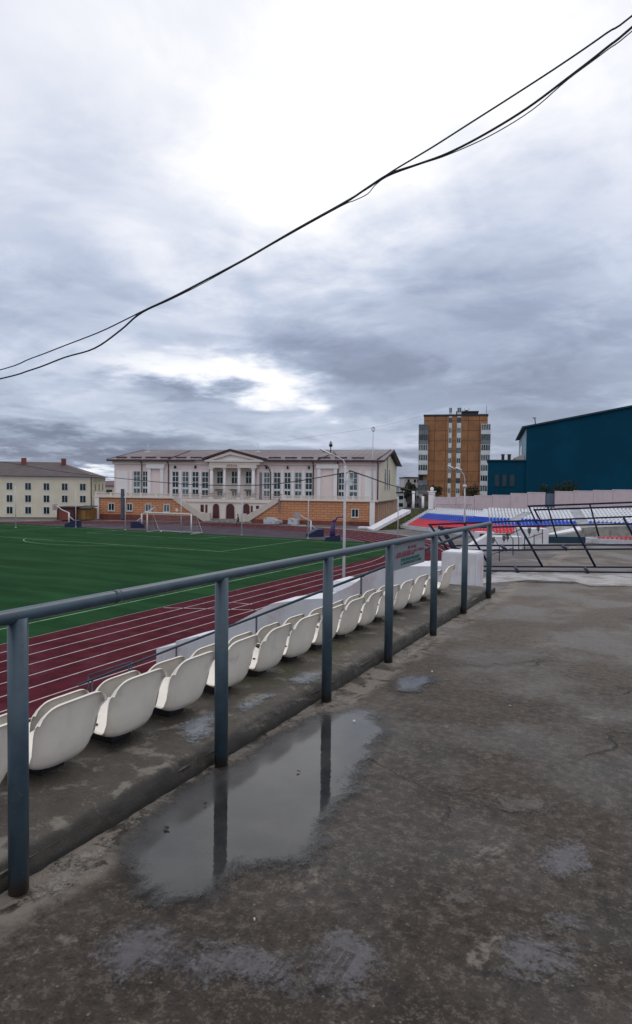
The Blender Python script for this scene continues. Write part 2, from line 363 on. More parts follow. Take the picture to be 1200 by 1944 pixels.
# ------------------------------------------------------------------ setting: ground, field, track
FZ=-4.8
MB().box(-3000,3000,-1500,4500,FZ-.6,FZ-.08).obj('ground',earth,kind='structure')
CXo,CYo,RI,LW=-59.5,50.0,36.3,1.15; YS=-60
def sheet(polys,z,name,mat,**kw):
    b=MB()
    for p in polys: b.face([(x,y,z) for x,y in p])
    bmesh.ops.recalc_face_normals(b.b,faces=b.b.faces)
    for f in b.b.faces:
        if f.normal.z<0: f.normal_flip()
    return b.obj(name,mat,**kw)
sheet([[(-160,-80),(8,-80),(8,112),(-160,112)]],FZ-.06,'pavement',asph2,kind='structure')
def oval(r,y0=YS,n=72):
    pts=[(CXo+r,y0)]
    pts+=[(CXo+r*math.cos(math.pi*k/n),CYo+r*math.sin(math.pi*k/n)) for k in range(n+1)]
    pts+=[(CXo-r,y0)]
    return pts
def ring(ra,rb,**k):
    a,b=oval(ra,**k),oval(rb,**k)
    return [[a[i],b[i],b[i+1],a[i+1]] for i in range(len(a)-1)]
sheet([oval(RI+.02)],FZ-.04,'court_surface',asph,kind='structure')
sheet(ring(RI,RI+8*LW),FZ-.02,'running_track',rubber,kind='structure')
lines=[]
for i in range(9): lines+=ring(RI+i*LW-.035,RI+i*LW+.035)
# start / relay marks across the lanes of the near straight
a=onz(355,1160,FZ); b_=onz(497,1162,FZ)
for (p,q) in (((-23.0,a.y+.2),(-17.4,b_.y+.9)),((-20.8,a.y+3.4),(-19.6,a.y+3.4))):
    lines.append([(p[0],p[1]-.05),(q[0],q[1]-.05),(q[0],q[1]+.05),(p[0],p[1]+.05)])
sheet(lines,FZ-.015,'lane_lines',linem,kind='structure')
GX=-58.2; GY=70.0; SX=-25.6
sheet([[(CXo-RI+.3,YS),(CXo+RI-.0,YS),(CXo+RI-.0,62),(CXo+RI-1.5,72.2),(CXo-RI+1.5,72.2),(CXo-RI+.3,62)]],FZ-.012,'turf_field',turf,kind='structure')
def strip(x0,y0,x1,y1,w=.06):
    d=Vector((x1-x0,y1-y0)).normalized(); n=Vector((-d.y,d.x))*w
    return [(x0+n.x,y0+n.y),(x1+n.x,y1+n.y),(x1-n.x,y1-n.y),(x0-n.x,y0-n.y)]
fl=[strip(SX,YS,SX,GY),strip(2*GX-SX,GY,SX-.07,GY),strip(2*GX-SX,YS,2*GX-SX,GY-.07)]
for hw,dd in ((20.2,16.5),(9.16,5.5)):
    fl+=[strip(GX-hw,GY-.07,GX-hw,GY-dd),strip(GX+hw,GY-.07,GX+hw,GY-dd),strip(GX-hw-.06,GY-dd,GX+hw+.06,GY-dd)]
pa=[(GX+9.15*math.cos(t),GY-11-9.15*math.sin(t)) for t in [R(38+k*104/20) for k in range(21)]]
fl+=[strip(*p,*q) for p,q in zip(pa,pa[1:])]

sheet(fl,FZ-.008,'field_lines',gline,kind='structure')
# pale concrete apron line behind the court and along the building
sheet(ring(RI+8*LW+.5,RI+8*LW+.95,y0=40),FZ-.05,'kerb_line',concl,kind='structure')
# ------------------------------------------------------------------ the walkway and ledge we stand on
def gridmesh(name,xs,ys,zf,mat,**kw):
    me=bpy.data.meshes.new(name); vs=[(x,y,zf(x,y)) for y in ys for x in xs]; nx=len(xs)
    fs=[(j*nx+i,j*nx+i+1,(j+1)*nx+i+1,(j+1)*nx+i) for j in range(len(ys)-1) for i in range(nx-1)]
    me.from_pydata(vs,[],fs); me.materials.append(mat)
    for p in me.polygons: p.use_smooth=True
    o=bpy.data.objects.new(name,me); col.objects.link(o); return tag(o,**kw)
def frange(a,b,s):
    n=int(round((b-a)/s)); return [a+(b-a)*i/n for i in range(n+1)]
from mathutils import noise as mn
def wz_(x,y): return .004*mn.noise(Vector((x*.9,y*.9,0)))+.003*mn.noise(Vector((x*3,y*3,4)))-.007
gridmesh('walkway',frange(-2.26,6,.06),frange(-6,21,.06),wz_,wetc,kind='structure')
MB().box(-2.262,6,-6,21,FZ-.05,-.03).obj('embankment',concl,kind='structure')
# ledge with a broken rounded edge (cross-section swept along y)
def ledge():
    me=bpy.data.meshes.new('ledge'); ys=frange(-6,10.22,.022); V=[];F=[]
    prof=[(-2.244,-.03),(-2.246,.0),(-2.25,.03),(-2.258,.06),(-2.268,.082),(-2.285,.096),(-2.31,.104),(-2.34,.107),(-2.40,.108),(-2.50,.108),(-2.65,.108),(-2.8,.107),(-3.0,.106),(-3.2,.105)]
    for y in ys:
        chip=mn.fractal(Vector((0,y*2.1,2)),.8,2.1,5); chip2=mn.noise(Vector((7,y*.7,2)))
        for i,(x,z) in enumerate(prof):
            k=max(0,1-abs(i-4.5)/5)
            dx_=-.030*k*(chip+.4)-.014*k*max(0,chip2)+.010*mn.fractal(Vector((i*.9,y*7,9)),.7,2,5)*(i<9)
            dz_=-.034*k*max(0,chip)+.007*mn.fractal(Vector((x*9,y*6,3)),.7,2,5)
            V.append((x+dx_,y,z+dz_))
    n=len(prof)
    for j in range(len(ys)-1):
        for i in range(n-1): F.append((j*n+i,j*n+i+1,(j+1)*n+i+1,(j+1)*n+i))
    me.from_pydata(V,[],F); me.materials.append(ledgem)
    for p in me.polygons: p.use_smooth=True
    o=bpy.data.objects.new('ledge',me); col.objects.link(o)
    o.data.update(); tag(o,kind='structure')
ledge()
b=MB(); X,Z=-3.2,.1
b.box(-3.2,-2.27,-6,10.55,FZ,.06)
for k in range(3):
    X1=X-.72; Z-=.28
    b.box(X1,X,-6,10.55,FZ,Z); X=X1
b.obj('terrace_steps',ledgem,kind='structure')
# puddles
def inpoly(p,poly):
    c=False; n=len(poly); best=9e9
    for i in range(n):
        a,b=poly[i],poly[(i+1)%n]
        if (a[1]>p[1])!=(b[1]>p[1]) and p[0]<(b[0]-a[0])*(p[1]-a[1])/(b[1]-a[1])+a[0]: c=not c
        d=Vector((b[0]-a[0],b[1]-a[1])); q=Vector((p[0]-a[0],p[1]-a[1])); tt=max(0,min(1,q.dot(d)/max(d.dot(d),1e-9)))
        best=min(best,(q-d*tt).length)
    return best if c else -best
def puddle(pix,z,name='puddle',label=None,res=.03,dz=.004,bias=0):
    poly=[tuple(onz(x,y,z)[:2]) for x,y in pix]
    x0=min(p[0] for p in poly)-.12; x1=max(p[0] for p in poly)+.12; y0=min(p[1] for p in poly)-.12; y1=max(p[1] for p in poly)+.12
    xs=frange(x0,x1,res); ys=frange(y0,y1,res)
    me=bpy.data.meshes.new(name); V=[];S=[]
    for y in ys:
        for x in xs: V.append((x,y,z+dz)); S.append(max(-.2,min(.5,inpoly((x,y),poly)))+bias)
    nx=len(xs); F=[]
    for j in range(len(ys)-1):
        for i in range(nx-1):
            q=(j*nx+i,j*nx+i+1,(j+1)*nx+i+1,(j+1)*nx+i)
            if max(S[k] for k in q)>-.19 and all(V[k][0]>-2.24 or z>.05 for k in q): F.append(q)
    me.from_pydata(V,[],F); at=me.attributes.new('inside','FLOAT','POINT'); at.data.foreach_set('value',S)
    me.materials.append(water); o=bpy.data.objects.new(name,me); col.objects.link(o); tag(o,kind='structure')
puddle([(415,1468),(470,1440),(520,1400),(600,1358),(660,1348),(702,1352),(737,1388),(700,1420),(682,1465),(655,1520),(618,1560),(622,1600),(600,1632),(530,1640),(465,1650),(400,1704),(320,1712),(260,1670),(235,1612),(275,1555),(345,1500)],.0,bias=.015)
puddle([(737,1297),(762,1283),(830,1283),(826,1296),(790,1316),(752,1312)],.0,bias=-.02)
#puddle([(215,1800),(235,1772),(300,1768),(335,1795),(380,1785),(440,1788),(520,1812),(640,1806),(700,1830),(640,1880),(380,1870),(230,1850)],.0,bias=-.05)
#puddle([(1035,1645),(1070,1605),(1140,1590),(1180,1650),(1120,1690),(1060,1668)],.0,bias=-.02)
#puddle([(335,1383),(360,1364),(395,1352),(470,1330),(520,1312),(500,1335),(430,1368),(400,1400),(368,1420),(350,1405)],.107,res=.015,dz=.006,bias=-.015)
#puddle([(542,1292),(575,1276),(612,1278),(606,1296),(565,1302)],.107,res=.015,dz=.006,bias=0)
#puddle([(480,1272),(525,1270),(520,1280),(485,1282)],.107,res=.015,dz=.006,bias=0)
puddle([(200,1410),(260,1392),(255,1412),(215,1428)],.107,res=.015,dz=.006,bias=-.03)
puddle([(930,1092),(1000,1086),(1078,1088),(1200,1090),(1200,1106),(1078,1108),(960,1104)],.0,bias=-.06,res=.05)
#puddle([(960,1060),(1010,1052),(1060,1056),(1075,1066),(1010,1070)],.0,bias=-.04,res=.05)
def crustmat(name,c,wob=.30,op=.9):
    m=bpy.data.materials.new(name); m.use_nodes=True; t=m.node_tree; h=G(t); b=t.nodes['Principled BSDF']
    pos=h.n('ShaderNodeNewGeometry').outputs['Position']
    at=h.n('ShaderNodeAttribute',attribute_name='inside')
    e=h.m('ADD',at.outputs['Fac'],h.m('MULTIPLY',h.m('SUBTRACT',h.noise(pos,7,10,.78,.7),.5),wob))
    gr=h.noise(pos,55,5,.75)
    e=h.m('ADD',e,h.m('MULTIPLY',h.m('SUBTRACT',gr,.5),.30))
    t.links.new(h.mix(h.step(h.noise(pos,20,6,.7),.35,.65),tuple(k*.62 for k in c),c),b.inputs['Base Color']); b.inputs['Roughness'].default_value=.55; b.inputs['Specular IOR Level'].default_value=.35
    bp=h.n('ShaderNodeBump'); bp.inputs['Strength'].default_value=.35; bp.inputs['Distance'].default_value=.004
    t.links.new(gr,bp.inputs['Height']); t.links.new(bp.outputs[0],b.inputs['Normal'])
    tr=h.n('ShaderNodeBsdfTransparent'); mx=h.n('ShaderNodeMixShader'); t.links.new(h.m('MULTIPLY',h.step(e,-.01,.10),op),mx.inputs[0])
    t.links.new(tr.outputs[0],mx.inputs[1]); t.links.new(b.outputs[0],mx.inputs[2])
    t.links.new(mx.outputs[0],t.nodes['Material Output'].inputs['Surface'])
    return m
crA=crustmat('lime_crust',(.15,.13,.115),.46,.50); crK=crustmat('kerb_crust',(.26,.23,.195),.30,.9)
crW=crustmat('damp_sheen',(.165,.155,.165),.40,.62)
crB=crustmat('pale_film_sky_tint',(.30,.315,.35),.30,.8)  # pale deposit on wet film, its bluish sky reflection painted into the colour
def crust(pix,z=0.,mat=None,dz=.003,res=.025,bias=0):
    puddle(pix,z,'crust',res=res,dz=dz,bias=bias); o=bpy.data.objects[[k for k in bpy.data.objects.keys() if k.startswith('crust')][-1]]
    o.data.materials.clear(); o.data.materials.append(mat or crA)
for k in ([(60,1690),(125,1628),(205,1590),(215,1612),(170,1650),(125,1690),(60,1720)],
          [(235,1562),(330,1502),(400,1462),(452,1452),(430,1478),(330,1535),(260,1580)],
          [(436,1444),(520,1392),(600,1345),(650,1318),(660,1330),(600,1364),(520,1402),(462,1452)],
          [(738,1262),(790,1228),(822,1208),(832,1212),(790,1245),(745,1272)],[(880,1168),(922,1140),(935,1142),(890,1172)],
          [(215,1785),(250,1765),(300,1762),(345,1785),(335,1840),(225,1850),(190,1820)],
          [(345,1815),(400,1785),(470,1795),(560,1822),(560,1870),(345,1870)],
          [(570,1835),(640,1765),(690,1775),(720,1830),(680,1880),(570,1880)],
          [(798,1463),(838,1464),(846,1480),(805,1484)],[(905,1432),(936,1436),(930,1448),(908,1444)],[(985,1432),(1000,1432),(1002,1442)],
          [(1015,1642),(1048,1606),(1095,1596),(1120,1650),(1080,1668),(1050,1662)],
          [(950,1795),(990,1772),(1078,1795),(1100,1850),(960,1850)],[(1040,1742),(1078,1735),(1110,1765),(1050,1770)],
          [(640,1710),(670,1700),(690,1720),(655,1730)],[(820,1690),(900,1660),(960,1690),(900,1730),(830,1720)],[(900,1520),(1000,1500),(1070,1530),(1060,1560),(950,1550)],
          [(130,1740),(200,1700),(250,1720),(190,1760),(140,1790)],[(850,1250),(960,1235),(1070,1245),(1000,1262),(900,1268)]):
    crust(k,mat=crK if k[0][0] in(60,235,436,738,880) else crW if k[0][0] in(215,345,570,950,1040,1015) else None,bias=.02 if k[0][0] in(60,235,436,738,880) else .03 if k[0][0] in(215,345,570,950,1040,1015) else -.02 if k[0][0] in(640,820,900,130,850) else 0)
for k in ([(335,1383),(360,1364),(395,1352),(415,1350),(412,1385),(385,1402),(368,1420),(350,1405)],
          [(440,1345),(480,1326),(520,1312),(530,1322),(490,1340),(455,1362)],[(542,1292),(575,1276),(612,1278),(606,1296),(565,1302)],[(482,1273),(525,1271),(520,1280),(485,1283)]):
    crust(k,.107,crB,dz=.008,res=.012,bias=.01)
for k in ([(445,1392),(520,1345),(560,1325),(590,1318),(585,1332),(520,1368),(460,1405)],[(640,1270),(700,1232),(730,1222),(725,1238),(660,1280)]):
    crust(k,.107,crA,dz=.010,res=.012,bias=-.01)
# pale screed patches at the far end of the walk
scr=M('pale_screed',(.36,.34,.34),.7,.15,3,bump=.3,bscale=20,c2=(.20,.18,.16),patch=(2.2,.45,.6))
def flatpoly(pix,z,name,mat,th=.02):
    b=MB(); b.prism([tuple(onz(x,y,z-th)) for x,y in pix],(0,0,th)); return b.obj(name,mat,kind='structure')
flatpoly([(885,1112),(935,1092),(950,1086),(1200,1088),(1200,1114),(1120,1114),(1090,1106),(1000,1103)],.012,'screed',scr)
# ------------------------------------------------------------------ main guard rail
rail=empty('guard_rail',(-2.2,3.1,0),label='grey blue painted tubular guard rail on stout posts along the concrete walkway',cat='railing')
PX=[(-2.21,-.95),(-2.21,.42),(-2.205,1.76),(-2.2014,3.118),(-2.19,4.451),(-2.195,5.739),(-2.178,7.049),(-2.22,8.478),(-2.232,9.913)]
RZ=1.090
for i,(x,y) in enumerate(PX):
    zt=RZ-.01 if y<8.4 else RZ+.0
    b=MB(); b.tube([(x+2.2,y-3.1,-.03),(x+2.2+random.uniform(-.006,.006),y-3.1,zt)],.0385,20)
    b.obj('post',steel,rail)
pts=[(0,y-3.1,RZ+.0012*(y-3)) for y in (-2.5,0,3,5,7,9)]
pts+=[(-.02,6.75,RZ+.009),(-.028,6.80,RZ+.007),(-.03,6.83,RZ-.004),(-.032,6.845,RZ-.03),(-.032,6.85,RZ-.07)]
MB().tube(pts,.0295,20).obj('rail',steel,rail)
b=MB(); b.tube([(0,y-3.1,RZ+.0012*(y-3)) for y in (2.26,2.30)],[.0305,.0305],20); b.obj('weld_joint',steel,rail)
# second short rail that carries on below the first, beyond the walkway end
# ------------------------------------------------------------------ notice sign hanging on the rail (seen through from its back)
signm=M('sign_sheet',(.20,.23,.26),.45,.08,4)
sg=empty('notice_sign',(-2.2,6.9,RZ),label='grey rectangular notice with red and green lettering hung under the guard rail',cat='sign')
sy0,sy1=onx(748,1040,-2.22).y-6.9,onx(806,1030,-2.22).y-6.9
zb=onx(750,1083,-2.22).z-RZ
b=MB(); b.box(-.022,-.016,sy0,sy1,zb,-.035,.0015); b.obj('panel',signm,sg)
redt=M('red_lettering',(.26,.07,.11),.6,.1,9); grt=M('green_lettering',(.02,.13,.11),.6,.1,9)
H_=-.035-zb; W_=sy1-sy0
def line(y0,y1,z,h,mat,name):
    b=MB(); y=sy0+W_*y0
    while y<sy0+W_*y1:
        gl=h*random.uniform(.45,.75); b.box(-.016,-.0135,y,y+gl*.22,-.035-H_*z-h,-.035-H_*z)
        b.box(-.016,-.0135,y+gl*.22,y+gl,-.035-H_*z-h*random.choice((.2,.6,1)),-.035-H_*z-h*random.choice((0,.35,.8)))
        b.box(-.016,-.0135,y+gl*.8,y+gl,-.035-H_*z-h,-.035-H_*z-h*random.choice((0,.4)))
        y+=gl+h*.28
        if random.random()<.13: y+=h*.5
    b.obj(name,mat,sg)
line(.42,.68,.12,.030,redt,'lettering')
line(.08,.95,.30,.030,redt,'lettering'); line(.05,.62,.42,.026,redt,'lettering')
line(.20,.80,.58,.032,grt,'lettering'); line(.20,.86,.74,.028,grt,'lettering')
for yy in (sy0+.12,sy1-.12):
    b=MB(); b.tube([(-.019+.034*math.cos(t),yy,.0+.034*math.sin(t)) for t in [R(a_) for a_ in range(-60,300,20)]],.0025,6); b.obj('wire_tie',darkm,sg)
# ------------------------------------------------------------------ near stadium seats
def seat_mesh():
    bm=bmesh.new()
    # centre profile, forward = -x : pan front lip -> pan -> bend -> back top
    C=[(-.375,.048),(-.385,.072),(-.36,.088),(-.30,.084),(-.22,.068),(-.14,.050),(-.08,.034),(-.035,.032),(.002,.046),(.026,.08),(.042,.13),(.053,.19),(.062,.25),(.070,.305),(.077,.345),(.083,.372),(.092,.388)]
    Wd=[.200,.208,.213,.218,.220,.218,.214,.211,.210,.212,.216,.221,.225,.231,.234,.235,.234]
    n=21; grid=[]
    for i,((x,z),wd) in enumerate(zip(C,Wd)):
        a=C[max(i-1,0)]; c=C[min(i+1,len(C)-1)]; tx,tz=c[0]-a[0],c[1]-a[1]; l=math.hypot(tx,tz); nx,nz=-tz/l,tx/l   # towards the sitter
        if i==0: nx,nz=0,1
        k=(.050 if i<12 else .050-.006*(i-12)) if 3<i else .02+.012*i
        row=[]
        for j in range(n):
            s=-1+2*j/(n-1); e=abs(s)**3.2
            ss=s*(1-.06*abs(s)**6)
            row.append(bm.verts.new((x+nx*k*e,wd*ss,z+nz*k*e-max(0,i-9)**1.5*.0048*abs(s)**5)))
        grid.append(row)
    for r1,r2 in zip(grid,grid[1:]):
        for j in range(n-1): f=bm.faces.new((r1[j],r1[j+1],r2[j+1],r2[j])); f.smooth=True
    bmesh.ops.recalc_face_normals(bm,faces=bm.faces)
    # rolled rim: extrude the border outwards/back
    be=[e for e in bm.edges if e.is_boundary]
    ret=bmesh.ops.extrude_edge_only(bm,edges=be); nv=[v for v in ret['geom'] if isinstance(v,bmesh.types.BMVert)]
    for v in nv:
        s=1 if v.co.y>0 else -1
        if v.co.z>.12: v.co.x+=.013; v.co.y+=s*.011*min(1,abs(v.co.y)/.2)**2; v.co.z-=.004
        else: v.co.y+=s*.008*min(1,abs(v.co.y)/.2)**2; v.co.x-=.002; v.co.z-=.011
    for f in bm.faces: f.smooth=True
    bmesh.ops.solidify(bm,geom=list(bm.faces),thickness=.006)
    bmesh.ops.recalc_face_normals(bm,faces=bm.faces)
    for f in bm.faces: f.smooth=True
    me=bpy.data.meshes.new('shell'); bm.to_mesh(me); bm.free(); me.materials.append(plastic); return me
shell_me=seat_mesh()
def seat_proto():
    t=empty('stadium_seat'); shell_me.transform(Matrix.Diagonal((1.0,.97,1.0,1))); o=bpy.data.objects.new('shell',shell_me); col.objects.link(o); o.parent=t
    b=MB(); b.box(-.30,-.08,-.08,.08,-.03,.038,.004); b.obj('bracket',darkm,t)
    b=MB()
    for sy in (-.08,.08): b.tube([(-.2,sy,.060),(-.2,sy,.073)],.012,8)
    b.obj('bolt',darkm,t)
    return t
proto=seat_proto()
Y1=[.34,.85,1.36,1.87,2.40,2.90,3.40,3.95,4.45,4.94,5.45,5.94,6.43,6.93,7.43,7.96,8.55,9.22]
ordn=['first','second','third','fourth','fifth','sixth','seventh','eighth','ninth','tenth','eleventh','twelfth','thirteenth','fourteenth','fifteenth','sixteenth','seventeenth','eighteenth']
seats=[]
first=True
for i,y in enumerate(Y1):
    t=proto if first else copytree(proto); first=False
    t.location=(-2.70,y+.03,.130); t.rotation_euler=(R(random.uniform(-.8,.8)),R(random.uniform(-1.5,1)),R(random.uniform(-2.5,2.5)))
    tag(t,'ivory bucket seat, %s from the left in the upper row beside the walkway'%ordn[i],'seat','ivory seats of the near stand')
for i in range(17):
    y=.44+.505*i
    t=copytree(proto); t.location=(-3.43,y+.05,-.125); t.rotation_euler=(R(random.uniform(-.8,.8)),R(random.uniform(-1.5,1)),R(random.uniform(-2.5,2.5)))
    tag(t,'ivory bucket seat, %s from the left in the lower row nearer the track'%ordn[i],'seat','ivory seats of the near stand')
# ------------------------------------------------------------------ whitewashed stair walls beyond the seats
def pY(x,y,Y=10.6): v=ony(x,y,Y); return (v.x,v.z)
top=[(297,1232),(333,1224),(334,1217),(378,1207),(379,1210),(440,1186),(515,1146),(574,1138),(614,1136),(668,1111),(698,1090),(735,1077),(760,1075),(838,1075)]
prof=[pY(*p) for p in top]
prof=[(prof[0][0],FZ-.04)]+prof+[(prof[-1][0],FZ-.04)]
b=MB(); b.prism([(x,10.6,z) for x,z in prof],(0,.95,0))
wall=b.obj('stair_wall',whitepaint,label='long whitewashed stepped wall of the stairway behind the rows of ivory seats',cat='wall')
x0,z0=pY(632,1103,11.56); x1,z1=pY(686,1099,11.56)
MB().box(x0,x1+.35,11.56,12.3,FZ-.04,z0+.01,.02).obj('low_pier',whitepaint,label='low white block behind the stair wall at the foot of the tall lamp pole',cat='wall')
gx0,_=pY(838,1075); gx1,gz=pY(905,1050)
b=MB(); b.box(gx0+.005,gx1,10.57,11.1,FZ-.04,gz,.02)
b.obj('end_block',whitepaint,label='whitewashed concrete block closing the seat rows at the end of the ledge',cat='wall')
b=MB(); Xs=-9.0
for k in range(14): b.box(Xs+k*.42,Xs+(k+1)*.42,11.56,13.3,FZ-.04,-3.9+k*.27)
b.obj('stairway',concl,kind='structure')
hr=empty('stair_handrail',tuple(ony(335,1228,10.4)),label='thin grey blue handrail climbing in front of the white stair wall',cat='railing')
o0=hr.location
P=[ony(x,y,10.4)-o0 for x,y in [(150,1300),(245,1263),(335,1228),(410,1199),(487,1170),(600,1126),(686,1093),(760,1064),(830,1034),(879,1015)]]
MB().tube(P,.024,10).obj('rail',steel2,hr)
for q in (175,245,335,487,686):
    yy=1228-(q-335)*.388; v=ony(q,yy,10.4)-o0
    MB().tube([v,v-Vector((0,0,1.0))],.019,8).obj('post',steel2,hr)
hr2=empty('far_handrail',tuple(ony(170,1281,11.5)),label='second thin handrail on the far side of the white stair, low at left',cat='railing')
o0=hr2.location.copy(); P=[ony(x,y,11.5)-o0 for x,y in [(168,1282),(250,1256)]]
MB().tube(P,.018,8).obj('rail',steel2,hr2)
for v in P: MB().tube([v,v-Vector((0,0,.9))],.016,8).obj('post',steel2,hr2)
# ------------------------------------------------------------------ tilted dark blue tube barriers at the end of the walkway
def D3(x,y,D): return dep(x,y,D)
def barrier(name,D,rails,posts,r,label,rp=None,cat='barrier'):
    o=D3(*rails[-1][0],D); t=empty(name,tuple(o),label=label,cat=cat)
    for a,b_ in rails: MB().tube([D3(*a,D)-o,D3(*b_,D)-o],r,10).obj('rail',navy,t)
    for a,b_ in posts: MB().tube([D3(*a,D)-o,D3(*b_,D)-o],rp or r,10).obj('post',navy,t)
    return t
barrier('tube_barrier',13.3,[((813,996),(1215,980)),((862,1036),(1215,1034)),((872,1075),(1215,1077))],
        [((815,995),(874,1076)),((881,993),(930,1075)),((982,990),(1030,1076)),((1083,987),(1131,1077)),((1184,983),(1214,1040))],.017,'dark blue tube barrier beyond the walkway, the rear frame with widely spaced slanting posts',rp=.022)
barrier('tube_barrier',12.7,[((832,1003),(1215,994)),((868,1045),(1215,1042)),((878,1083),(1215,1087))],
        [((833,998),(890,1090)),((838,999),(896,1088))],.017,'dark blue tube barrier beyond the walkway, the nearer frame with a doubled left post',rp=.022)
for a,b_ in [((952,1036),(961,1044)),((978,1076),(983,1085)),((1067,1035),(1075,1043)),((1110,1077),(1116,1086))]:
    t=bpy.data.objects['tube_barrier.001']; o=t.location
    MB().tube([D3(*a,13.3)-o,D3(*b_,12.7)-o],.03,8).obj('link',navy,t)
barrier('upper_tube_barrier',17.,[((1003,961),(1215,953)),((1013,968),(1215,961))],[((1003,960),(1019,994)),((1014,966),(1028,992)),((1040,962),(1057,1020)),((1120,958),(1137,1018))],.024,
        'dark blue tubular barrier standing higher up at right before the white seats',rp=.020)
# ------------------------------------------------------------------ little white walls, planter and handrails beyond the barriers
def hbox(b,x0,x1,yt,D,th,zb=-.03,yb=None,bev=.015,Dref=None):
    """box facing the viewer's side; x0..x1 edges, top at yt, D metres off, th deep"""
    p=dep(x0,yt,D); q=dep(x1,yt,D); zt=(p.z+q.z)/2
    if yb is not None: zb=dep(x0,yb,D).z
    a=Vector((p.x,p.y,zb)); c=Vector((q.x,q.y,zb)); off=f0*th
    b.prism([a,c,c+off,a+off],(0,0,zt-zb)); return b
b=MB(); hbox(b,932,992,1019,18.2,.5); b.obj('low_wall',whitepaint,label='low white wall beyond the blue barriers, the left one of two',cat='wall')
b=MB(); hbox(b,990,1042,1004,20.0,.7); b.obj('low_wall',whitepaint,label='taller low white wall beyond the blue barriers, right of its neighbour',cat='wall')
b=MB(); hbox(b,1041,1112,1019,20.4,1.0); b.obj('storage_box',tealD,label='dark teal box standing beyond the blue barriers at right',cat='box')
b=MB(); p=[dep(1038,1016,23),dep(1100,1002,23),dep(1104,1008,22),dep(1044,1018,22)]
b.prism(p,(0,0,.05)); b.obj('board',whitepaint,label='pale board lying tilted above the dark teal box',cat='board')
for o_ in ('ramp',):
    b=MB(); p=[dep(1046,1019,26),dep(1078,1003,26),dep(1200,998,26),dep(1200,1019,26)]; b.prism(p,f0*2.0); b.obj('ramp',concl,kind='structure')
hh=empty('ornamental_handrail',tuple(dep(948,1065,17)),label='thin wrought metal handrail with dark leaf ornaments before the low white walls',cat='railing')
o0=hh.location.copy()
for seg in ([(938,1022),(948,1038),(948,1066)],[(966,1013),(974,1024),(974,1054)],[(996,1018),(996,1046)],[(1014,1014),(1014,1036)],[(1030,1004),(1030,1032)],[(979,1000),(985,1024),(985,1046)]):
    MB().tube([dep(x,y,17)-o0 for x,y in seg],.011,6).obj('post',darkm,hh)
for seg in ([(932,1053),(948,1048),(975,1040)],[(962,1017),(992,1003)],[(996,1024),(1030,1012)],[(932,1016),(966,1014)]):
    MB().tube([dep(x,y,17)-o0 for x,y in seg],.010,6).obj('rail',darkm,hh)
for (x,y) in ((957,1024),(964,1021),(936,1028),(1005,1010),(1022,1005)):
    b=MB(); c=dep(x,y,17.02)-o0
    for s in (-1,1):
        for k in range(3):
            z=.05*k-.06; q=c+Vector((0,0,z)); b.prism([q,q+r0*s*.035+Vector((0,0,.045)),q+r0*s*.05+Vector((0,0,.10)),q+r0*s*.008+Vector((0,0,.05))],f0*.01)
    b.tube([c-Vector((0,0,.1)),c+Vector((0,0,.14))],.006,6); b.obj('leaf_ornament',darkm,hh)
# ------------------------------------------------------------------ far curved stand with red, blue and white seats
A0=Vector(tuple(onz(768,1004,FZ)[:2])); 
sec=[(0,34),(15,34),(20,20),(60,11)]
def path(t):
    """front line of the stand: position and heading at distance t"""
    p=A0.copy(); s=0; st=.25
    while s<t-1e-6:
        d=min(st,t-s); a=heading(s); p=p+Vector((math.cos(a),-math.sin(a)))*d; s+=d
    return p
def heading(s):
    if s<12: return R(36)
    if s<18: return R(36-(s-12)/6*26)
    return R(10)
NP=[path(k*.5) for k in range(0,101)]
ROWS=16; RUN,RISE=.72,.205; Z0=FZ+.55
def start(k): return 0 if k<12 else int(24+(k-12)*12)
def rowpt(i,k):
    a=heading(i*.5); n=Vector((math.sin(a),math.cos(a))); p=NP[i]+n*(RUN*k)+Vector((math.cos(a),-math.sin(a)))*(-.35*k)
    return Vector((p.x,p.y,Z0+RISE*k))
b=MB()
for k in range(ROWS):
    s0=start(k)
    for i in range(s0,100):
        p=rowpt(i,k); q=rowpt(i+1,k); p2=rowpt(i,k+1); q2=rowpt(i+1,k+1); p2.z=p.z; q2.z=q.z
        dn=Vector((0,0,FZ-.03-p.z if k==0 else -RISE-.02))
        b.face([p,q,q2,p2]); b.face([p+dn,q+dn,q,p])
    p=rowpt(s0,k); p2=rowpt(s0,k+1); b.face([p,(p2.x,p2.y,p.z),(p2.x,p2.y,FZ),(p.x,p.y,FZ)])
standm=M('stand_concrete',(.52,.53,.56),.8,.1,1,c2=(.35,.34,.34),patch=(.5,.5,.7))
b.obj('seating_terrace',standm,kind='structure')
# white stair flank at the left end of the stand
b=MB(); e0=rowpt(0,0); e1=rowpt(0,12); hd=Vector((math.cos(R(36)),-math.sin(R(36)),0))
for k in range(12):
    p=rowpt(0,k)-hd*1.3; b.prism([p+Vector((0,0,.02)),p+hd*1.28+Vector((0,0,.02)),rowpt(0,k+1)-hd*.02+Vector((0,0,.02-RISE)),rowpt(0,k+1)-hd*1.3+Vector((0,0,.02-RISE))],(0,0,-.5-k*.1))
b.obj('end_stair',whitepaint,label='narrow whitewashed stair flanking the left end of the tricolour stand',cat='stairs')
def small_seat():
    b=MB(); b.box(-.16,.16,-.18,.16,.14,.18,.015); b.prism([(-.17,.16,.14),(-.12,.16,.42),(.12,.16,.42),(.17,.16,.14)],(0,.04,.0))
    b.box(-.05,.05,-.05,.05,0,.14)
    return b
smesh={}
for nm,mt in (('red',seatred),('blue',seatblue),('white',seatwhite)):
    o=small_seat().obj('tmp',mt); smesh[nm]=o.data; bpy.data.objects.remove(o)
allseats=[]; rown={}
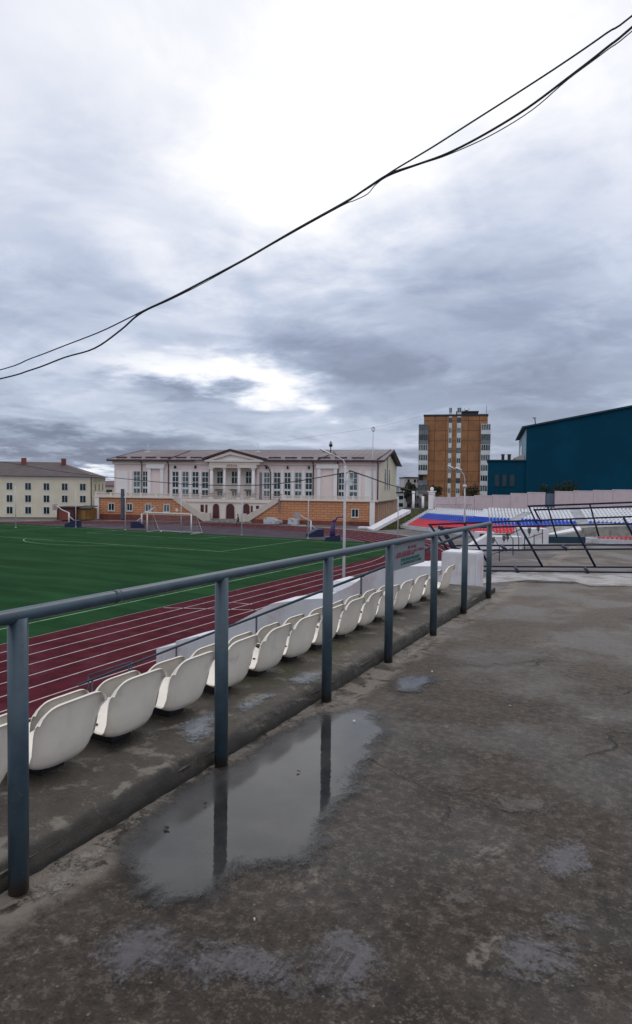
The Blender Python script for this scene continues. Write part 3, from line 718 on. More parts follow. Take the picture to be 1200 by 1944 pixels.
for k in range(ROWS):
    c='red' if k<4 else ('blue' if k<8 else 'white')
    for i in range(start(k)+1,100):
        if k<12 and 36+k<=i<39+k and k>5: continue      # the gangway
        if abs(i-62)<2: continue
        a=heading(i*.5); p=rowpt(i,k)+Vector((math.sin(a),math.cos(a),0))*.4
        x,y,z=proj(p+Vector((0,0,.3)))
        vis=(x<1078 and y<1020-.1*max(0,x-930) and not(x>930 and y>1000+ (1015-1000)*(1 if x<990 else -.2)))
        rown[k]=rown.get(k,0)+1
        allseats.append((z if vis else 1e5,c,p,a,x,k,rown[k]))
allseats.sort(key=lambda s:s[0])
lab={'red':'red plastic seat in the lowest rows of the tricolour stand','blue':'blue plastic seat in the middle rows of the tricolour stand','white':'white plastic seat in the top rows of the tricolour stand'}
def nth(n): return str(n)+('th' if 10<n%100<14 else {1:'st',2:'nd',3:'rd'}.get(n%10,'th'))
for z,c,p,a,x,k,i_ in allseats[:300]:
    o=bpy.data.objects.new('stand_seat',smesh[c]); col.objects.link(o); o.location=p; o.rotation_euler=(0,0,-a)
    kk=k if k<4 else (k-4 if k<8 else k-8)
    tag(o,'%s seat, %s from left in the %s %s row of the tricolour stand'%(c,nth(i_),ordn[kk],c),'seat',c+' seats of the tricolour stand')
bm=bmesh.new()
for z,c,p,a,x,k,i_ in allseats[300:]:
    n0=len(bm.verts); nf=len(bm.faces); bm.from_mesh(smesh[c]); bm.verts.ensure_lookup_table(); bm.faces.ensure_lookup_table()
    mat_=Matrix.Translation(p)@Matrix.Rotation(-a,4,'Z')
    bmesh.ops.transform(bm,matrix=mat_,verts=bm.verts[n0:])
    for f in bm.faces[nf:]: f.material_index=('red','blue','white').index(c)
me=bpy.data.meshes.new('distant_seats'); bm.to_mesh(me); bm.free()
for mt in (seatred,seatblue,seatwhite): me.materials.append(mt)
o=bpy.data.objects.new('distant_seats',me); col.objects.link(o); tag(o,'rest of the red, blue and white seats filling the far stand','seats',kind='stuff')
# white box with a red square at the foot of the stand
b=MB(); hbox(b,905,926,1010,66,1.0,yb=1030); t=b.obj('ticket_booth',whitepaint,label='small white block with a dark red square at the foot of the stand',cat='box')
b=MB(); p=dep(911,1013,65.9); q=dep(920,1022,65.9); b.prism([p,Vector((q.x,q.y,p.z)),q,Vector((p.x,p.y,q.z))],-f0*.05); b.obj('red_panel',maroond,t)
t2=bpy.data.objects['red_panel']
# upper ground behind the stand
UG=-1.75
hd0=Vector((math.cos(R(36)),-math.sin(R(36)),0)); sb_=rowpt(0,0)-hd0*1.35; st_=rowpt(0,12)-hd0*1.35
pts=[onz(764,968,-2.05)+f0*.6,onz(780,969,-2.05)+f0*.4,Vector((st_.x,st_.y,UG))+f0*.3]+[Vector((rowpt(i,12 if i<24 else 15).x,rowpt(i,12 if i<24 else 15).y,UG))+Vector((.3,.9,0)) for i in (0,10,20,24,60,99)]
poly=[(p.x,p.y) for p in pts]+[(60,60),(160,100),(160,420),(-60,420),(-30,150)]
b=MB(); b.prism([(x,y,FZ) for x,y in poly],(0,0,UG-FZ)); b.obj('upper_ground',asph2,kind='structure')
# ------------------------------------------------------------------ pink wall of panels, with its handrail and metal door
segs=[(826,866,944),(866,901,942.5),(901,935,941),(935,970,940),(970,1002,936.8),(1002,1036,935),(1054,1090,933),(1090,1127,932),(1127,1164,931),(1164,1203,930),(1203,1240,930)]
def fd(x): return 112-(x-826)*.02
pw=empty('panel_wall',tuple(dep(826,970,112)),label='pink wall of stepped concrete panels behind the top of the tricolour stand',cat='wall')
o0=pw.location.copy()
for x0,x1,yt in segs:
    p=dep(x0+.25,yt,fd(x0)); q=dep(x1-.25,yt,fd(x1)); zt=p.z
    b=MB(); a=Vector((p.x,p.y,UG-.1))-o0; c=Vector((q.x,q.y,UG-.1))-o0; b.prism([a,c,c+f0*.25,a+f0*.25],(0,0,zt-UG+.1)); b.obj('panel',pinkf,pw)
    b=MB(); a=Vector((p.x,p.y,zt))-o0-f0*.05; c=Vector((q.x,q.y,zt))-o0-f0*.05; b.prism([a,c,c+f0*.35,a+f0*.35],(0,0,.06)); b.obj('coping',whiter,pw)
gd=empty('metal_door',tuple(dep(1046,969,108)),label='blue grey sheet metal double door in the gap of the pink wall',cat='door')
o0=gd.location.copy()
for x0,x1 in ((1037.5,1045.5),(1046,1054)):
    b=MB(); p=dep(x0,937,108)-o0; q=dep(x1,937,108)-o0; b.prism([Vector((p.x,p.y,UG-o0.z)),Vector((q.x,q.y,UG-o0.z)),Vector((q.x,q.y,q.z)),Vector((p.x,p.y,q.z))],f0*.08)
    b.obj('leaf',M('blue_grey_sheet',(.11,.14,.20),.5,.1,3),gd)
pr=empty('top_railing',tuple(dep(900,970,110)),label='thin rusty railing along the top row in front of the pink wall',cat='railing')
o0=pr.location.copy(); rust=M('rusty_paint',(.25,.15,.16),.7,.2,3)
x=828
while x<1206:
    b=MB(); p=dep(x,959,110.6); b.tube([p-o0,Vector((p.x,p.y,UG-.1))-o0],.028,5); b.obj('post',rust,pr); x+=14.5
for yy in (959,):
    MB().tube([dep(828,958,110.6)-o0,dep(1000,958.5,110.6)-o0,dep(1206,960,110.6)-o0],.03,6).obj('rail',rust,pr)
# ------------------------------------------------------------------ ramp, grass bank and gate between stand and main building
b=MB(); q=[onz(697,1004,FZ),onz(709,1007,FZ),onz(780,969.5,-2.05),onz(764,968,-2.05)]
b.prism([v+Vector((0,0,-.35)) for v in q],(0,0,.5)); b.obj('ramp_wall',whitepaint,label='pale concrete ramp edge climbing from the track beside the main building',cat='wall')
b=MB(); b.box(-1.6,1.6,-.9,.9,-.03,.22,.02); o=b.obj('plinth_block',whitepaint,label='white slab steps at the foot of the concrete ramp edge',cat='steps'); o.location=onz(700,1003,FZ); o.rotation_euler=(0,0,R(14.5))
b=MB(); q=[onz(709,1007,FZ),Vector((sb_.x,sb_.y,FZ-.05)),Vector((st_.x,st_.y,UG+.02)),onz(780,969,-2.05)]
n=14
bm=b.b; gr=[]
for j in range(n+1):
    for i in range(n+1):
        u_,v_=i/n,j/n; p=(q[0].lerp(q[1],u_)).lerp(q[3].lerp(q[2],u_),v_); p.z+=.12*mn.noise(p*.8); gr.append(bm.verts.new(p))
for j in range(n):
    for i in range(n): f=bm.faces.new((gr[j*(n+1)+i],gr[j*(n+1)+i+1],gr[(j+1)*(n+1)+i+1],gr[(j+1)*(n+1)+i])); f.smooth=True
b.obj('grass_bank',grassm,kind='structure')
def mesh_at(name,parts,loc,**kw): pass
gt=empty('iron_gate',tuple(Vector(dep(803,968,113.5))),label='ornate dark iron gate between white posts beside the pink wall',cat='gate')
o0=gt.location.copy()
def vpost(x,yt,yb,D,r,mat,name,ball=False,par=gt):
    p=dep(x,yt,D); q=Vector((p.x,p.y,dep(x,yb,D).z)); b=MB(); b.tube([q-o0,p-o0],r,8)
    if ball: b.ball(p-o0+Vector((0,0,r*1.1)),r*1.3)
    b.obj(name,mat,par)
vpost(785,938,969,113.5,.24,whiter,'post',True); vpost(803,942,969,113.5,.24,whiter,'post')
b=MB(); p=dep(820,934,113.5); b.box(-.45,.45,-.45,.45,(UG-.2)-o0.z,p.z-o0.z,.03); b.box(-.6,.6,-.6,.6,p.z-o0.z,p.z-o0.z+.18); 
for v in b.b.verts: v.co.x+=p.x-o0.x; v.co.y+=p.y-o0.y
b.ball(Vector((p.x-o0.x,p.y-o0.y,p.z-o0.z+.5)),.33); b.obj('pillar',whiter,gt)
for xa,xb in ((774,784),(787,801.5),(805,815)):
    b=MB(); n=int((xb-xa)/1.6)
    for k in range(n+1):
        x=xa+(xb-xa)*k/n; yt=946-4*math.sin(math.pi*k/n); p=dep(x,yt,113.5); b.tube([Vector((p.x,p.y,(UG-.2)))-o0,p-o0],.055,5)
    for yy in (949,964): b.tube([dep(xa,yy,113.5)-o0,dep(xb,yy,113.5)-o0],.06,5)
    b.obj('bars',darkm,gt)
# ------------------------------------------------------------------ main arena building
AB=R(14.5); P0=onz(708,998,FZ); P0=Vector((P0.x,P0.y,FZ))
bu=Vector((math.cos(AB),math.sin(AB),0)); bv=Vector((-math.sin(AB),math.cos(AB),0))
def bp_(x,y,v):
    d=ray(x,y); o=P0+bv*v; t=(o-CAM).dot(bv)/d.dot(bv); p=CAM+d*t-P0; return p.dot(bu),p.z
def U(x,v,y=925): return bp_(x,y,v)[0]
def Zz(x,y,v): return bp_(x,y,v)[1]
mb=empty('arena_building',tuple(P0),AB,label='long pale neoclassical sports building with a pediment, on an orange stone base',cat='building')
W=3.5
# base
zt=Zz(600,951,0); zr=Zz(600,991,0)
uL=U(184,0,965); uLs=U(329,0,948); uLe=U(389,0,984); uRs=U(532,0,950); uRe=U(468,0,984)
def basewall(pts,name,mat,v0=0,th=3.4):
    b=MB(); b.prism([(u_,v0,z_) for u_,z_ in pts],(0,1.6,0)); return b.obj(name,mat,mb)
basewall([(uL,0),(uLe-.3,0),(uLe-.3,.35),(uLs,zt),(uL,zt)],'base_wall',oran)
basewall([(uRe+.3,0),(0,0),(0,zt),(uRs,zt),(uRe+.3,.35)],'base_wall',oran)
b=MB(); b.box(uL-.02,uLe,-.12,0,-.05,zr+.55); b.box(uRe,0.1,-.12,0,-.05,zr+.25); b.obj('plinth',redp,mb)
# coping slabs, sloping stair parapets
b=MB(); b.box(uL-.5,uLs+.4,-.35,.2,zt,zt+.28); b.box(uRs-.4,.35,-.35,.2,zt,zt+.28); b.box(.004,.35,.2,39,zt,zt+.28); b.obj('coping',cream,mb)
b=MB()
for s,(a,c) in ((1,(uLs,uLe)),(-1,(uRs,uRe))):
    b.prism([(a-s*.2,-.30,zt+.0),(a+s*.5,-.30,zt+.42),(c+s*.5,-.30,.95),(c+s*.5,-.30,.0),(c-s*.2,-.30,.0)],(0,.5,0))
    b.box(min(c,c+s*1.1),max(c,c+s*1.1),-.45,.35,0,1.55)
b.obj('stair_parapet',beige,mb)
# side wall of the base
b=MB(); b.box(-.2,0-.002,1.6,38,0,zt); b.obj('base_wall',oran,mb)
b=MB()
for v in (6,9,12,15,18,21,24,27,30,33): b.box(0,.12,v,v+.5,.2,zt-.05)
b.obj('pilaster',beige,mb)
b=MB(); b.box(-.55,.3,-.28,-.125,0,zt-.02); b.box(uL-.3,uL+.55,-.28,-.125,0,zt-.02); b.obj('pilaster',whiter,mb)
# stairs run behind the sloping parapets
b=MB()
for s,(a,c) in ((1,(uLs,uLe)),(-1,(uRs,uRe))):
    for k in range(12):
        u1=c-(c-a)*k/12; u2=c-(c-a)*(k+1)/12; b.box(min(u1,u2),max(u1,u2),.22,1.65,0,.35+(zt-.35)*(k+1)/12)
b.obj('stairs',beige,mb)
# central lower storey with three arched doors
cw=1.7; zc=Zz(440,948,cw); a0=U(392,cw,970); a1=U(478,cw,970); zb_=Zz(440,989,cw)
b=MB(); b.box(uLs+.6,uRs-.6,cw,cw+.3,0,zc); b.obj('entrance_wall',cream,mb)
b=MB(); b.box(uLs+.6,uRs-.6,cw-.25,cw-.002,zc-.55,zc); b.obj('balcony_edge',cream,mb)
b=MB()
for k in range(3): b.box(U(392,0)+k*.2,U(480,0)-k*.2,-.6+k*.45,cw-.003,-.03 if k==0 else .17*k,.17*(k+1)-.002*k)
b.obj('entrance_steps',concl,mb)
for x0,x1 in ((405,416),(430,445),(462.4,474)):
    ua,ub=U(x0,cw,970),U(x1,cw,970); um=(ua+ub)/2; r=(ub-ua)/2; zs=Zz(x0,956.5,cw)-r
    arc=[(um+r*math.cos(R(a)),zs+r*math.sin(R(a))) for a in range(0,181,15)]
    b=MB(); b.prism([(ua,cw-.06,.45)]+[(x,cw-.06,z) for x,z in arc[::-1]]+[(ub,cw-.06,.45)],(0,.05,0)); d=b.obj('arched_door',maroond,mb)
    b=MB(); b.tube([(x,cw-.07,z) for x,z in [(ub+.08,.45)]+[(um+(r+.08)*math.cos(R(a)),zs+(r+.08)*math.sin(R(a))) for a in range(0,181,15)]+[(ua-.08,.45)]],.07,5); pass
    b.obj('frame',beige,d)
for x0,x1,y0,y1 in ((381,387,958,972),(390,394,958,974),(476.5,480,960,972),(486,492,960,966)):
    b=MB(); b.box(U(x0,cw,965),U(x1,cw,965),cw-.05,cw-.005,Zz(x0,y1,cw),Zz(x0,y0,cw)); b.obj('side_door',maroond,mb)
# upper storey walls
ze=Zz(460,876,W); uA=U(217,W); uB=U(720,W); uPl=U(397,W); uPr=U(487,W); wr=4.9
DP=28.
b=MB(); b.box(uA,uPl,W,W+.5,zt+.02,ze); b.box(uPr,uB,W,W+.5,zt+.02,ze); b.obj('upper_wall',pinkr,mb)
b=MB(); b.box(uPl-.1,uPr+.1,wr,wr+.3,zt,ze); b.obj('porch_wall',cream,mb)
b=MB(); b.box(uB-.5,uB-.002,W+.5,W+DP,zt,ze-.01); b.box(uA+.002,uA+.5,W+.5,W+DP,zt,ze-.01); b.box(uA+.5,uB-.5,W+DP-.5,W+DP,zt,ze-.01)
zrg=Zz(600,855,W+DP/2)
b.prism([(uB-.35,W+.1,ze-.012),(uB-.35,W+DP-.1,ze-.012),(uB-.35,W+DP/2,zrg-.55)],(.345,0,0)); b.prism([(uA+.01,W+.1,ze-.012),(uA+.01,W+DP-.1,ze-.012),(uA+.01,W+DP/2,zrg-.55)],(.345,0,0))
b.obj('side_wall',yelr,mb)
b=MB(); b.box(uA+.01,uLs+.55,0.2,W+DP,zt-.15,zt+.015); b.box(uRs-.55,uB-.01,0.2,W+DP,zt-.15,zt+.015); b.box(uLs+.55,uRs-.55,cw+.002,W+DP,zt-.15,zt+.013); b.obj('terrace_floor',concl,mb)
# cornice under the eave
b=MB(); b.box(uA-.25,uPl-.2,W-.28,W-.003,ze-.62,ze-.1); b.box(uPr+.2,uB+.25,W-.28,W-.003,ze-.62,ze-.1); b.box(uA-.45,uPl-.2,W-.55,W-.003,ze-.10,ze+.12); b.box(uPr+.2,uB+.45,W-.55,W-.003,ze-.10,ze+.12)
b.obj('cornice',cream,mb)
# roof
eo=.95; uAo,uBo=uA-1.0,uB+.9; zE=ze+.15
sl_=(zrg-zE)/(DP/2+eo)
b=MB()
b.prism([(uAo,W-eo,zE),(uBo,W-eo,zE),(uBo,W+DP/2,zrg),(uAo,W+DP/2,zrg)],(0,0,.12))
b.prism([(uAo,W+DP+eo,zE),(uAo,W+DP/2,zrg),(uBo,W+DP/2,zrg),(uBo,W+DP+eo,zE)],(0,0,.12))
rf=b.obj('roof',roofm,mb)
b=MB(); b.box(uAo,uPl-2.5,W-eo-.1,W-eo-.003,zE-.22,zE+.10); b.box(uPr+2.3,uBo,W-eo-.1,W-eo-.003,zE-.22,zE+.10)
for s in (0,1):
    y0_=W-eo if s==0 else W+DP+eo
    b.prism([(uBo+.003,y0_,zE-.15),(uBo+.003,y0_,zE+.2),(uBo+.003,W+DP/2,zrg+.2),(uBo+.003,W+DP/2,zrg-.15)],(.1,0,0))
    b.prism([(uAo-.1,y0_,zE-.15),(uAo-.1,y0_,zE+.2),(uAo-.1,W+DP/2,zrg+.2),(uAo-.1,W+DP/2,zrg-.15)],(.097,0,0))
b.obj('fascia',roofd,rf)
def onroof(u_,k,h=.14): v=W-eo+k*(DP/2+eo); return (u_,v,zE+sl_*(v-W+eo)+h)
# snow guards
b=MB(); u_=uA+.5
while u_<uB-2:
    if not(uPl-2<u_<uPr+1): b.box(u_,u_+2.2,W-.2,W-.1,zE+sl_*(.8)+.25,zE+sl_*.8+.52)
    u_+=3.0
b.obj('snow_guard',roofd,rf)
b=MB(); u_=uAo+.8
while u_<uBo:
    p=onroof(u_,0.02,.13); q=onroof(u_,.99,.13); b.tube([p,q],.035,4,sm=False); u_+=1.1
b.obj('roof_seam',roofm,rf)
# flashing lines of the valleys
b=MB()
for xa,ka,xb,kb in ((319,.02,361,.86),(603,.02,625,.4),(625,.4,634,.8),(716,.03,742,.95)):
    vm=W-eo
    ua=U(xa,vm,872); ub=U(xb,W+DP/2*kb,856); b.tube([onroof(ua,ka,.2),onroof(ub,kb,.2)],.13,5)
b.obj('valley_flashing',roofd,rf)
# ornament on the ridge
b=MB(); uo=U(628,W+6,850); zo=zE+sl_*6.9; b.tube([(uo,W+6,zo),(uo,W+6,zo+2.7)],.09,6); b.ball((uo,W+6,zo+1.9),.36); b.tube([(uo-.35,W+6,zo+2.35),(uo+.35,W+6,zo+2.35)],.05,5); b.obj('finial',darkm,rf)
for xx,yy in ((281,846),(490,855)):
    b=MB(); uo=U(xx,W+10,852); zo=zE+sl_*10; b.tube([(uo,W+10,zo),(uo,W+10,zo+2.0)],.06,5); b.box(uo-.5,uo+.5,W+9.6,W+10.4,zo,zo+.45); b.obj('roof_vent',frame,rf)
# portico: pediment, entablature, columns
pv0=2.2
zP=Zz(440,872,pv0); zE1=Zz(440,880.5,pv0); zE0=Zz(440,888,pv0); ul=U(385,pv0,872); ur=U(505,pv0,872); um=U(438,pv0,855); zA=Zz(438,853.5,pv0)
b=MB(); b.prism([(ul+1,pv0+.25,zP-.1),(ur-1,pv0+.25,zP-.1),(um,pv0+.25,zA-.35)],(0,.15,0)); pd=b.obj('pediment',whiter,mb)
b=MB()
for e_ in (ul,ur):
    b.prism([(e_,pv0-.5,zP-.15),(e_,pv0-.5,zP+.22),(um,pv0-.5,zA+.12),(um,pv0-.5,zA-.25)],(0,9.5,0))
b.obj('gable_roof',roofd,mb)
b=MB()
for e_,s in ((ul,1),(ur,-1)):
    b.prism([(e_+s*.7,pv0-.3,zP-.12),(e_+s*1.9,pv0-.3,zP-.12),(um,pv0-.3,zA-.85),(um,pv0-.3,zA-.28)],(0,.5,0))
b.box(ul+.5,ur-.5,pv0-.35,pv0+.3,zP-.45,zP-.125); b.obj('raking_cornice',cream,mb)
b=MB(); b.box(ul+1.2,ur-1.2,pv0-.02,pv0+1.0,zE1-.15,zP-.452); b.box(U(397,pv0),U(486,pv0),pv0+.02,pv0+1.0,zE0,zE1-.152); b.box(uPl,uPr,pv0+1.0,wr,zE0+.1,zE1); b.obj('entablature',cream,mb)
tc=bpy.data.curves.new('lettering','FONT'); tc.body='АРЕНА'; tc.size=.62; tc.extrude=.03; tc.align_x='CENTER'
to=bpy.data.objects.new('lettering',tc); col.objects.link(to); to.parent=mb; to.location=(U(440,pv0),pv0-.0,zE0+.16); to.rotation_euler=(R(90),0,0); bpy.context.view_layer.update()
tme=bpy.data.meshes.new_from_object(to.evaluated_get(bpy.context.evaluated_depsgraph_get())); tl_=to.location.copy(); bpy.data.objects.remove(to)
to=bpy.data.objects.new('lettering',tme); col.objects.link(to); to.parent=mb; to.location=tl_; to.rotation_euler=(R(90),0,0); tme.materials.clear(); tme.materials.append(M('brown_letters',(.30,.10,.06),.6,.1,3))
for x0,x1 in ((398,405.5),(423.6,429),(451,457),(477.4,484.5)):
    um_=U((x0+x1)/2,pv0+.5); r=(U(x1,pv0+.5)-U(x0,pv0+.5))/2*.92
    b=MB(); c=(um_,pv0+.5)
    b.box(um_-r*1.15,um_+r*1.15,c[1]-r*1.15,c[1]+r*1.15,zt,zt+.3); b.tube([(*c,zt+.3),(*c,zt+2.2),(*c,zE0-.28)],[r,r,r*.88],14); b.box(um_-r*1.15,um_+r*1.15,c[1]-r*1.15,c[1]+r*1.15,zE0-.28,zE0-.003); b.obj('column',whiter,mb)
b=MB(); b.box(uPl-.5,uPr+.5,pv0-.1,wr,zt+.016,zt+.05); b.obj('porch_floor',cream,mb)
# windows
def window(x0,x1,yt,yb,v,splits=(.0,),gap=None,cols=2,mat=glass,par=None,fr=.09,nm='window',fm=None):
    ua,ub=U(x0,v,(yt+yb)/2),U(x1,v,(yt+yb)/2); z1=Zz(x0,yt,v); z0=Zz(x0,yb,v)
    b=MB(); y0_,y1_=v-.10,v-.02
    b.box(ua-fr,ua,y0_,y1_,z0-fr,z1+fr); b.box(ub,ub+fr,y0_,y1_,z0-fr,z1+fr); b.box(ua,ub,y0_,y1_,z1,z1+fr); b.box(ua-fr*1.5,ub+fr*1.5,y0_-.12,y0_-.002,z0-fr*1.6,z0-fr*.2); b.box(ua,ub,y0_,y1_,z0-fr*.2,z0)
    for s in splits:
        if s: b.box(ua,ub,y0_,y1_-.002,z1+(z0-z1)*s-.06,z1+(z0-z1)*s+.06)
    if gap: b.box(ua,ub,y0_-.01,y1_-.002,z1+(z0-z1)*gap[1],z1+(z0-z1)*gap[0])
    for k in range(1,cols): uu=ua+(ub-ua)*k/cols; b.box(uu-.045,uu+.045,y0_+.003,y1_-.004,z0,z1)
    f=b.obj(nm,fm or frame,par or mb)
    b=MB(); b.box(ua,ub,v-.045,v-.03,z0,z1); b.obj('pane',mat,f)
tall=[(254.5,266,895,936.5),(272,280.5,895,936.5),(328.3,338.8,895.5,937.5),(347,358,895.8,938),(366,377,896,938.5),(384.3,395.5,896.3,940),
      (501.8,512,897.2,941.6),(520.7,532,897.3,941.8),(540.7,551.5,897.4,942),(560.7,572.2,897.5,942.4),(580.8,592.3,897.6,942.6),(643.7,654,898,944),(664.5,678,898,944.3)]
for i,(x0,x1,yt,yb) in enumerate(tall): window(x0,x1,yt,yb,W,(.21,.45),(.69,.78),2,glass if i%3 else curtain)
for x0,x1 in ((413,423),(440.6,450.3),(467.5,477.5)):
    window(x0,x1,895.5,917.5,wr,(.45,),None,2); window(x0+.5,x1-.5,933,941,wr,(),None,2,curtain)
    b=MB(); b.box(U(x0-3,wr),U(x1+1,wr),wr-.6,wr-.12,Zz(440,930.5,wr),Zz(440,929,wr)); b.obj('window_canopy',roofd,mb)
b=MB(); b.box(U(492.5,W),U(497.5,W),W-.05,W-.005,zt+.02,Zz(495,897,W)); b.obj('side_door',M('plain_grey_door',(.20,.20,.24),.6,.1,2),mb)  # door in its own even grey
# pilasters between windows and blind portals
b=MB()
for xa,xb in ((268,271),(324,327),(340.5,345),(359.8,364),(379,382.5),(514,518.5),(534,538.5),(553.5,558.5),(574.3,579),(656,662),(681,685),(247,251)):
    b.box(U(xa,W),U(xb,W),W-.14,W-.003,zt+.02,Zz(xa,893,W))
b.obj('pilaster',whiter,mb)
for x0,x1,i0,i1 in ((281.5,311.5,287.5,305.5),(603,640.5,609,634)):
    b=MB(); zt1=Zz(x0,881.5,W); zt0=Zz(x0,889.5,W)
    b.box(U(x0,W)-.2,U(x1,W)+.2,W-.5,W-.003,zt0,zt1); b.box(U(x0,W),U(i0,W),W-.38,W-.003,zt+.02,zt0-.002); b.box(U(i1,W),U(x1,W),W-.38,W-.003,zt+.02,zt0-.002)
    b.obj('blind_portal',whiter,mb)
b=MB()
for x0,x1 in ((221,243),(692.5,713.5)): b.box(U(x0,W),U(x1,W),W-.1,W-.003,zt+.02,Zz(x0,894.5,W))
b.obj('blank_panel',whiter,mb)
b=MB()
for x in (264.5+5.5,320.5,595,641.8,717.5):
    uu=U(x,W); b.tube([(uu,W-.2,zt),(uu,W-.2,ze-.7),(uu,W-.75,ze+.02)],.10,6)
uu=U(514.5,W); b.tube([(uu,W-.2,zt),(uu,W-.2,ze-2.0),(uu-.5,W-.2,ze-1.0),(uu-2.3,W-.2,ze-.15)],.09,6)
b.obj('downpipe',M('brown_pipe',(.07,.045,.045),.5,.2,3),mb)
for x,y in ((333,886),(371.5,886),(506,887),(546,887),(586.5,887)):
    b=MB(); uu=U(x,W); zz_=Zz(x,y,W); b.box(uu-.13,uu+.13,W-.3,W-.003,zz_-.3,zz_+.2); b.tube([(uu,W-.3,zz_),(uu,W-.5,zz_-.2)],.12,6); b.obj('wall_lamp',darkm,mb)
# base windows
for x0,x1,yt,yb in ((207,217,956,968.5),(242,251,956.5,969),(277,286.5,957.5,970),(312,321.5,958,971),(668.5,680,967,981)):
    window(x0,x1,yt,yb,-.0,(),None,2,curtain if x0 in (277,312) else glass,fr=.12)
b=MB(); uu=U(336,0,968); zz_=Zz(336,968.3,0); b.tube([(uu,-.08,zz_),(uu,-.004,zz_)],.28,14); b.obj('round_plaque',cream,mb)
b=MB(); b.box(U(232,0),U(237,0),-.5,-.13,.1,zt+1.6); b.obj('duct',M('blue_grey_duct',(.07,.085,.12),.5,.2,2),mb)
b=MB(); b.box(U(530,0),U(533,0),-.42,-.31,Zz(532,972,0),zt+.3); b.obj('duct',M('grey_duct',(.20,.16,.16),.5,.2,2),mb)
# side gable windows (arched tall one and three below)
def sidewin(v,z0,z1,wd,nm='window'):
    b=MB(); uu=uB; b.box(uu-.001,uu+.1,v-wd-.12,v+wd+.12,z0-.12,z1+.12); f=b.obj(nm,frame,mb); b=MB(); b.box(uu+.101,uu+.115,v-wd,v+wd,z0,z1); b.obj('pane',curtain,f)
for v,z0,z1,wd in ((W+7.5,zt+2.0,zt+5.0,.5),(W+11,zt+2.0,zt+5.0,.5),(W+14.5,zt+2.0,zt+5.0,.5),(W+8,ze-3.6,ze-1.0,.45),(W+11,ze-3.6,ze+1.3,.6),(W+14,ze-3.6,ze-1.0,.45)): sidewin(v,z0,z1,wd)
# balustrade along the terrace
b=MB(); zb0=zt+.28
def balus(ua,ub,v,bal):
    b.box(ua,ub,v-.12,v+.12,zb0+.52,zb0+.62); 
    if bal:
        u_=ua+.1
        while u_<ub-.1: b.box(u_,u_+.11,v-.055,v+.055,zb0,zb0+.52); u_+=.27
    else: b.box(ua,ub,v-.09,v+.09,zb0,zb0+.52)
u_=uL
while u_<-.5:
    if u_+3.0<uLs or u_>uRs-.3:
        b.box(u_-.25,u_+.25,v-.16 if False else -.26,.06,zb0,zb0+.70); balus(u_+.25,min(u_+2.75,0),-.1,True)
    u_+=3.0
balus(U(398,pv0),U(486,pv0),pv0+.05,True) if False else None
b.obj('balustrade',cream,mb)
b=MB(); b.tube([(uLs,-.1,zt+.9),(uLs,cw-.2,zt+1.0),(uRs,cw-.2,zt+1.0),(uRs,-.1,zt+.9)],.04,5)
u_=uLs
while u_<uRs: b.tube([(u_,cw-.2,zt),(u_,cw-.2,zt+1.0)],.02,4); u_+=.3
b.obj('terrace_railing',M('pale_brown_rail',(.40,.27,.22),.6,.1,2),mb)
# ------------------------------------------------------------------ yellow house at left, low roof between
def frontal(name,xc,yb,D,rz=yaw,**kw):
    p=dep(xc,yb,D); return empty(name,tuple(p),rz,**kw),p
KA=R(27.3)+R(-9)
yh_p=dep(175,985,128); yh_p.z=FZ
yh=empty('yellow_house',tuple(yh_p),R(27.3-(-9)),label='yellow three storey house with a dark hipped roof at the far left',cat='house')
he=7.8; LL=32; DD=16
b=MB(); b.box(-LL,0,0,DD,0,he); b.obj('wall',yelr,yh)
b=MB(); b.box(-LL-.1,.08,-.08,-.003,he-.55,he-.1); b.box(.003,.1,-.05,DD,he-.55,he-.1); b.obj('cornice',cream,yh)
b=MB(); o_=.7; rh=he+2.9
rp=[(-LL-o_,-o_,he),(o_,-o_,he),(o_,DD+o_,he),(-LL-o_,DD+o_,he),(-LL+8,DD/2,rh),(-7.5,DD/2,rh)]
vs=[b.b.verts.new(p) for p in rp]
for q in ((0,1,5,4),(1,2,5),(2,3,4,5),(3,0,4),(3,2,1,0)): b.b.faces.new([vs[i] for i in q])
b.obj('roof',M('dark_tile_roof',(.085,.065,.065),.8,.25,.8),yh)
for c_ in (-14,-6.5): 
    b=MB(); b.box(c_-.4,c_+.4,6,6.8,he+1.2,rh+.7); b.obj('chimney',redp,yh)
for k in range(9):
    for j,zz_ in enumerate((5.2,2.9,.7)):
        u_=-1.7-k*3.3; b=MB(); b.box(u_-.62,u_+.62,-.06,-.003,zz_-.1,zz_+1.35); f=b.obj('window',M('brown_frame',(.16,.12,.09),.6,.1,2) if False else frame,yh); b=MB(); b.box(u_-.5,u_-.04,-.075,-.061,zz_,zz_+1.25); b.box(u_+.04,u_+.5,-.075,-.061,zz_,zz_+1.25); b.obj('pane',glass,f)
for v in (3.5,8,12.5):
    for zz_ in (5.2,2.9,.7):
        b=MB(); b.box(.003,.06,v-.62,v+.62,zz_-.1,zz_+1.35); f=b.obj('window',frame,yh); b=MB(); b.box(.061,.075,v-.5,v+.5,zz_,zz_+1.25); b.obj('pane',glass,f)
b=MB(); b.tube([(-.15,-.12,0),(-.15,-.12,he-.1)],.08,6); b.obj('downpipe',darkm,yh)
def simplebox(name,x0,x1,yt,yb,D,th,mat,label,cat,roof=None,**kw):
    p=dep(x0,yb,D); q=dep(x1,yt,D); t=empty(name,tuple(p),yaw,label=label,cat=cat); wd=(q-p).dot(r0); h=q.z-p.z
    return t,wd,h
t,wd,h=simplebox('brown_shed',147,170,966,986,118,4,None,'brown board shed in front of the yellow house','shed')
